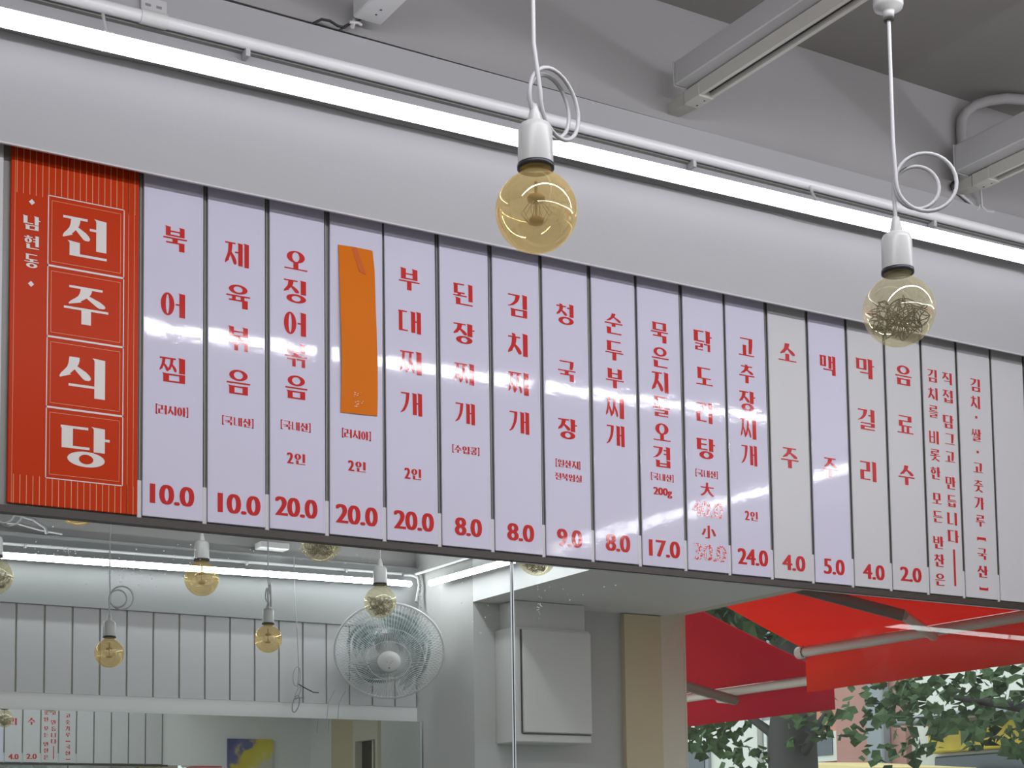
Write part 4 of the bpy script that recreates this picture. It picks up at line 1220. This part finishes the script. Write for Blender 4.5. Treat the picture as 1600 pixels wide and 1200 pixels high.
# ================================================================== STREET OUTSIDE (all seen through the window, in the mirror)
struct(MB().box(4.0, 40, -40, 20, FLOOR - .1, FLOOR - .02), 'ground', 'asphalt', 'street outside the window')
def awning(y0, y1, xb, zw, zb, drop, cloth_m, label, arms):
    """canvas falling from the facade to its front bar at x = xb, with a hanging valance"""
    t = empty('awning', (xb, (y0 + y1) / 2, zb), label, 'awning')
    xw = 4.02
    vs, fs = [], []
    n, m_ = 8, 12
    for j in range(m_ + 1):
        v = j / m_
        for i in range(n + 1):
            u = i / n
            sag = -.035 * math.sin(math.pi * u) * (.4 + .6 * math.sin(math.pi * v))
            vs.append((xw + (xb - xw) * u, y0 + (y1 - y0) * v, zw + (zb + .03 - zw) * u + sag))
    n1 = len(vs)
    vs += [(a, b, c + .004) for a, b, c in vs]
    for j in range(m_):
        for i in range(n):
            a = j * (n + 1) + i
            q = (a, a + 1, a + n + 2, a + n + 1)
            fs += [q, tuple(n1 + k for k in q[::-1])]
    c = MB(); c.add(vs, fs, 0, True)
    c.build('canvas', cloth_m, t)
    va = MB()
    vs, fs = [], []
    for j in range(25):
        y = y0 + (y1 - y0) * j / 24
        w = .012 * math.sin(j * 1.7)
        vs += [(xb + .03, y, zb + .025), (xb + .035 + w, y, zb - drop), (xb + .034, y, zb + .025), (xb + .039 + w, y, zb - drop)]
        if j:
            a = 4 * (j - 1)
            fs += [(a, a + 1, a + 5, a + 4), (a + 2, a + 6, a + 7, a + 3), (a + 1, a + 3, a + 7, a + 5)]
    va.add(vs, fs, 0, True)
    va.build('valance', cloth_m, t)
    MB().tube([(xb, y0, zb), (xb, y1, zb)], .028, 10).lathe((xb, y0, zb), [(.034, -.02), (.034, .03)], 12, 0, (0, 1, 0)).lathe((xb, y1, zb), [(.034, -.03), (.034, .02), (0, .02)], 12, 0, (0, 1, 0)).build('front_bar', 'awning_metal', t)
    MB().bbox(4.005, 4.10, y0, y1, zw - .02, zw + .09, .01).build('cassette', 'awning_metal', t)
    for (a, b, c_) in arms:
        A, B, C_ = Vector(a), Vector(b), Vector(c_)
        MB().tube([A, B], .030, 6).build('upper_arm', 'awning_brown', t)
        MB().tube([B, C_], .024, 6).build('lower_arm', 'awning_metal', t)
    return t
vy = lambda yv: 0.02 - yv
awning(vy(3.95), vy(.8), 5.05, .90, .462, .215, 'awning_orange', 'orange red awning above the street window',
       [((4.06, vy(3.06), .655), (4.5, vy(2.633), .458), (5.02, vy(2.95), .43)), ((4.06, vy(1.2), .655), (4.5, vy(1.6), .458), (5.02, vy(1.3), .43))])
awning(vy(8.2), vy(4.22), 5.5, .90, .370, .180, 'awning_red', 'darker crimson awning of the neighbouring shop',
       [((4.06, vy(4.45), .42), (5.2, vy(4.70), .27), (5.48, vy(5.2), .33))])

def leaf_mesh(mb, rnd, c, r, n, size):
    for _ in range(n):
        while True:
            d = Vector((rnd.uniform(-1, 1), rnd.uniform(-1, 1), rnd.uniform(-1, 1)))
            if d.length < 1: break
        p = Vector(c) + Vector((d.x * r[0], d.y * r[1], d.z * r[2]))
        a = Vector((rnd.uniform(-1, 1), rnd.uniform(-1, 1), rnd.uniform(-.8, .3))).normalized()
        b = a.cross(Vector((rnd.uniform(-1, 1), rnd.uniform(-1, 1), rnd.uniform(-1, 1)))).normalized()
        s = size * rnd.uniform(.6, 1.3)
        mid = p + a * s * .5 + a.cross(b) * s * .12
        mb.add([p, p + a * s * .35 + b * s * .42, p + a * s, p + a * s * .35 - b * s * .42, mid], [(0, 1, 4), (1, 2, 4), (2, 3, 4), (3, 0, 4)])

def tree(x, yv, trunk_r, lean, branches, crowns, label, seed):
    rnd = random.Random(seed)
    y = vy(yv)
    t = empty('street_tree', (x, y, FLOOR), label, 'tree')
    MB().tube([(x, y, FLOOR - .02), (x + .02, y, -.8), (x, y + lean * .4, .3), (x + .05, y + lean, 1.0), (x + .1, y + lean * 1.6, 2.2)],
              [trunk_r * 1.4, trunk_r * 1.15, trunk_r, trunk_r * .8, trunk_r * .5], 12).build('trunk', 'bark', t)
    for pts, r in branches:
        MB().tube(pts, [r * (1 - .7 * i / (len(pts) - 1)) for i in range(len(pts))], 8).build('branch', 'bark', t)
    lv = MB()
    for c, r, n, s in crowns:
        leaf_mesh(lv, rnd, c, r, n, s)
    tag(lv.build('foliage', 'leaf', t), None, None, None, 'stuff')
tree(8.0, 7.40, .20, .05,
     [([(8.0, vy(7.3), .12), (7.9, vy(7.0), .30), (7.8, vy(6.75), .45)], .05),
      ([(8.0, vy(7.45), .25), (7.9, vy(7.8), .5), (7.8, vy(8.3), .8)], .05)],
     [((7.9, vy(8.35), .42), (.3, .5, .20), 130, .12), ((7.9, vy(7.0), .40), (.3, .35, .22), 50, .11), ((8.2, vy(8.1), 1.55), (1.2, 1.8, .55), 900, .2),
      ((8.2, vy(6.65), .25), (.3, .2, .25), 30, .11), ((7.8, vy(7.75), .15), (.2, .3, .15), 40, .11)],
     'thick trunked street tree behind the crimson awning', 3)
tree(7.5, 3.6, .16, -.1,
     [([(7.5, vy(3.6), .0), (7.4, vy(4.3), .25), (7.3, vy(5.0), .4)], .06)],
     [((7.4, vy(4.9), .40), (.5, .75, .22), 250, .11), ((7.4, vy(4.45), .14), (.5, .45, .2), 130, .11), ((7.4, vy(5.72), .42), (.3, .3, .18), 80, .10),
      ((7.4, vy(5.45), .12), (.2, .22, .13), 30, .10), ((7.5, vy(3.6), .6), (.8, .9, .5), 260, .13)],
     'leafy street tree right of the pale building', 5)

def building(yv0, yv1, x, depth, h, mat, label, wins=(), extra=None):
    b = empty('building', (x, vy((yv0 + yv1) / 2), FLOOR), label, 'building')
    MB().box(x, x + depth, vy(yv1), vy(yv0), FLOOR - .02, h).build('walls', mat, b)
    for (a, c, z0, z1) in wins:
        f = MB().box(x - .06, x + .05, vy(c), vy(a), z0, z1).build('window', 'render' if mat != 'render' else 'grey_block', b)
        MB().box(x - .075, x - .055, vy(c) + .08, vy(a) - .08, z0 + .08, z1 - .08).build('pane', 'pane', f)
    if extra:
        for nm, m_, bx in extra:
            MB().bbox(*bx, .02).build(nm, m_, b)
building(15.15, 19.5, 14.2, 5, 7.5, 'render', 'cream rendered building furthest left in the window', [(16.2, 17.4, .3, .95), (17.8, 18.8, 2.6, 4.2)])
building(14.55, 15.15, 14.3, 5, 6.5, 'grey_block', 'narrow grey block between cream and salmon buildings', [(14.65, 15.05, .5, 1.2)])
building(13.2, 14.55, 14.25, 5, 8.5, 'brick', 'salmon brick building behind the tree trunk', [(13.5, 14.2, .55, .95)])
building(11.95, 13.2, 13.9, 5, 8.0, 'brick_pink', 'pink brick building with a grey drainpipe right of the trunk', [(12.9, 13.1, 2.0, 3.6)],
         [('drainpipe', 'grey_block', (13.75, 13.9, vy(12.5), vy(12.2), FLOOR, 8))])
building(9.0, 11.95, 14.0, 5, 7.0, 'render', 'pale rendered shop building with yellow signs', [(10.9, 11.6, 2.2, 3.8), (9.6, 10.5, 2.2, 3.8)],
         [('shop_sign', 'sign_yellow', (13.85, 14.0, vy(11.55), vy(9.2), .52, .86)), ('shop_front', 'pane', (13.9, 14.02, vy(11.5), vy(9.3), -1.2, .48)),
          ('shop_soffit', 'grey_block', (13.3, 14.0, vy(11.6), vy(9.1), .86, .95))])
building(5.0, 9.0, 14.3, 5, 8.0, 'brick', 'salmon brick building at the far right of the window', [(7.4, 8.4, .6, 1.6), (5.6, 6.6, .6, 1.6)])
cn = empty('shop_canopy', (12.2, vy(10.8), FLOOR), 'cream and lilac shop canopy under the tree', 'canopy')
MB().hexa([(11.4, vy(11.6), -.25), (11.4, vy(10.0), -.25), (13.0, vy(10.0), -.25), (13.0, vy(11.6), -.25),
           (11.4, vy(11.6), .38), (11.4, vy(10.0), .24), (13.0, vy(10.0), .26), (13.0, vy(11.6), .40)]).build('canopy_cloth', 'shop_canopy', cn)
for yv in (10.1, 11.5):
    MB().tube([(11.5, vy(yv), FLOOR), (11.5, vy(yv), -.2)], .04, 8).build('canopy_post', 'grey_block', cn)
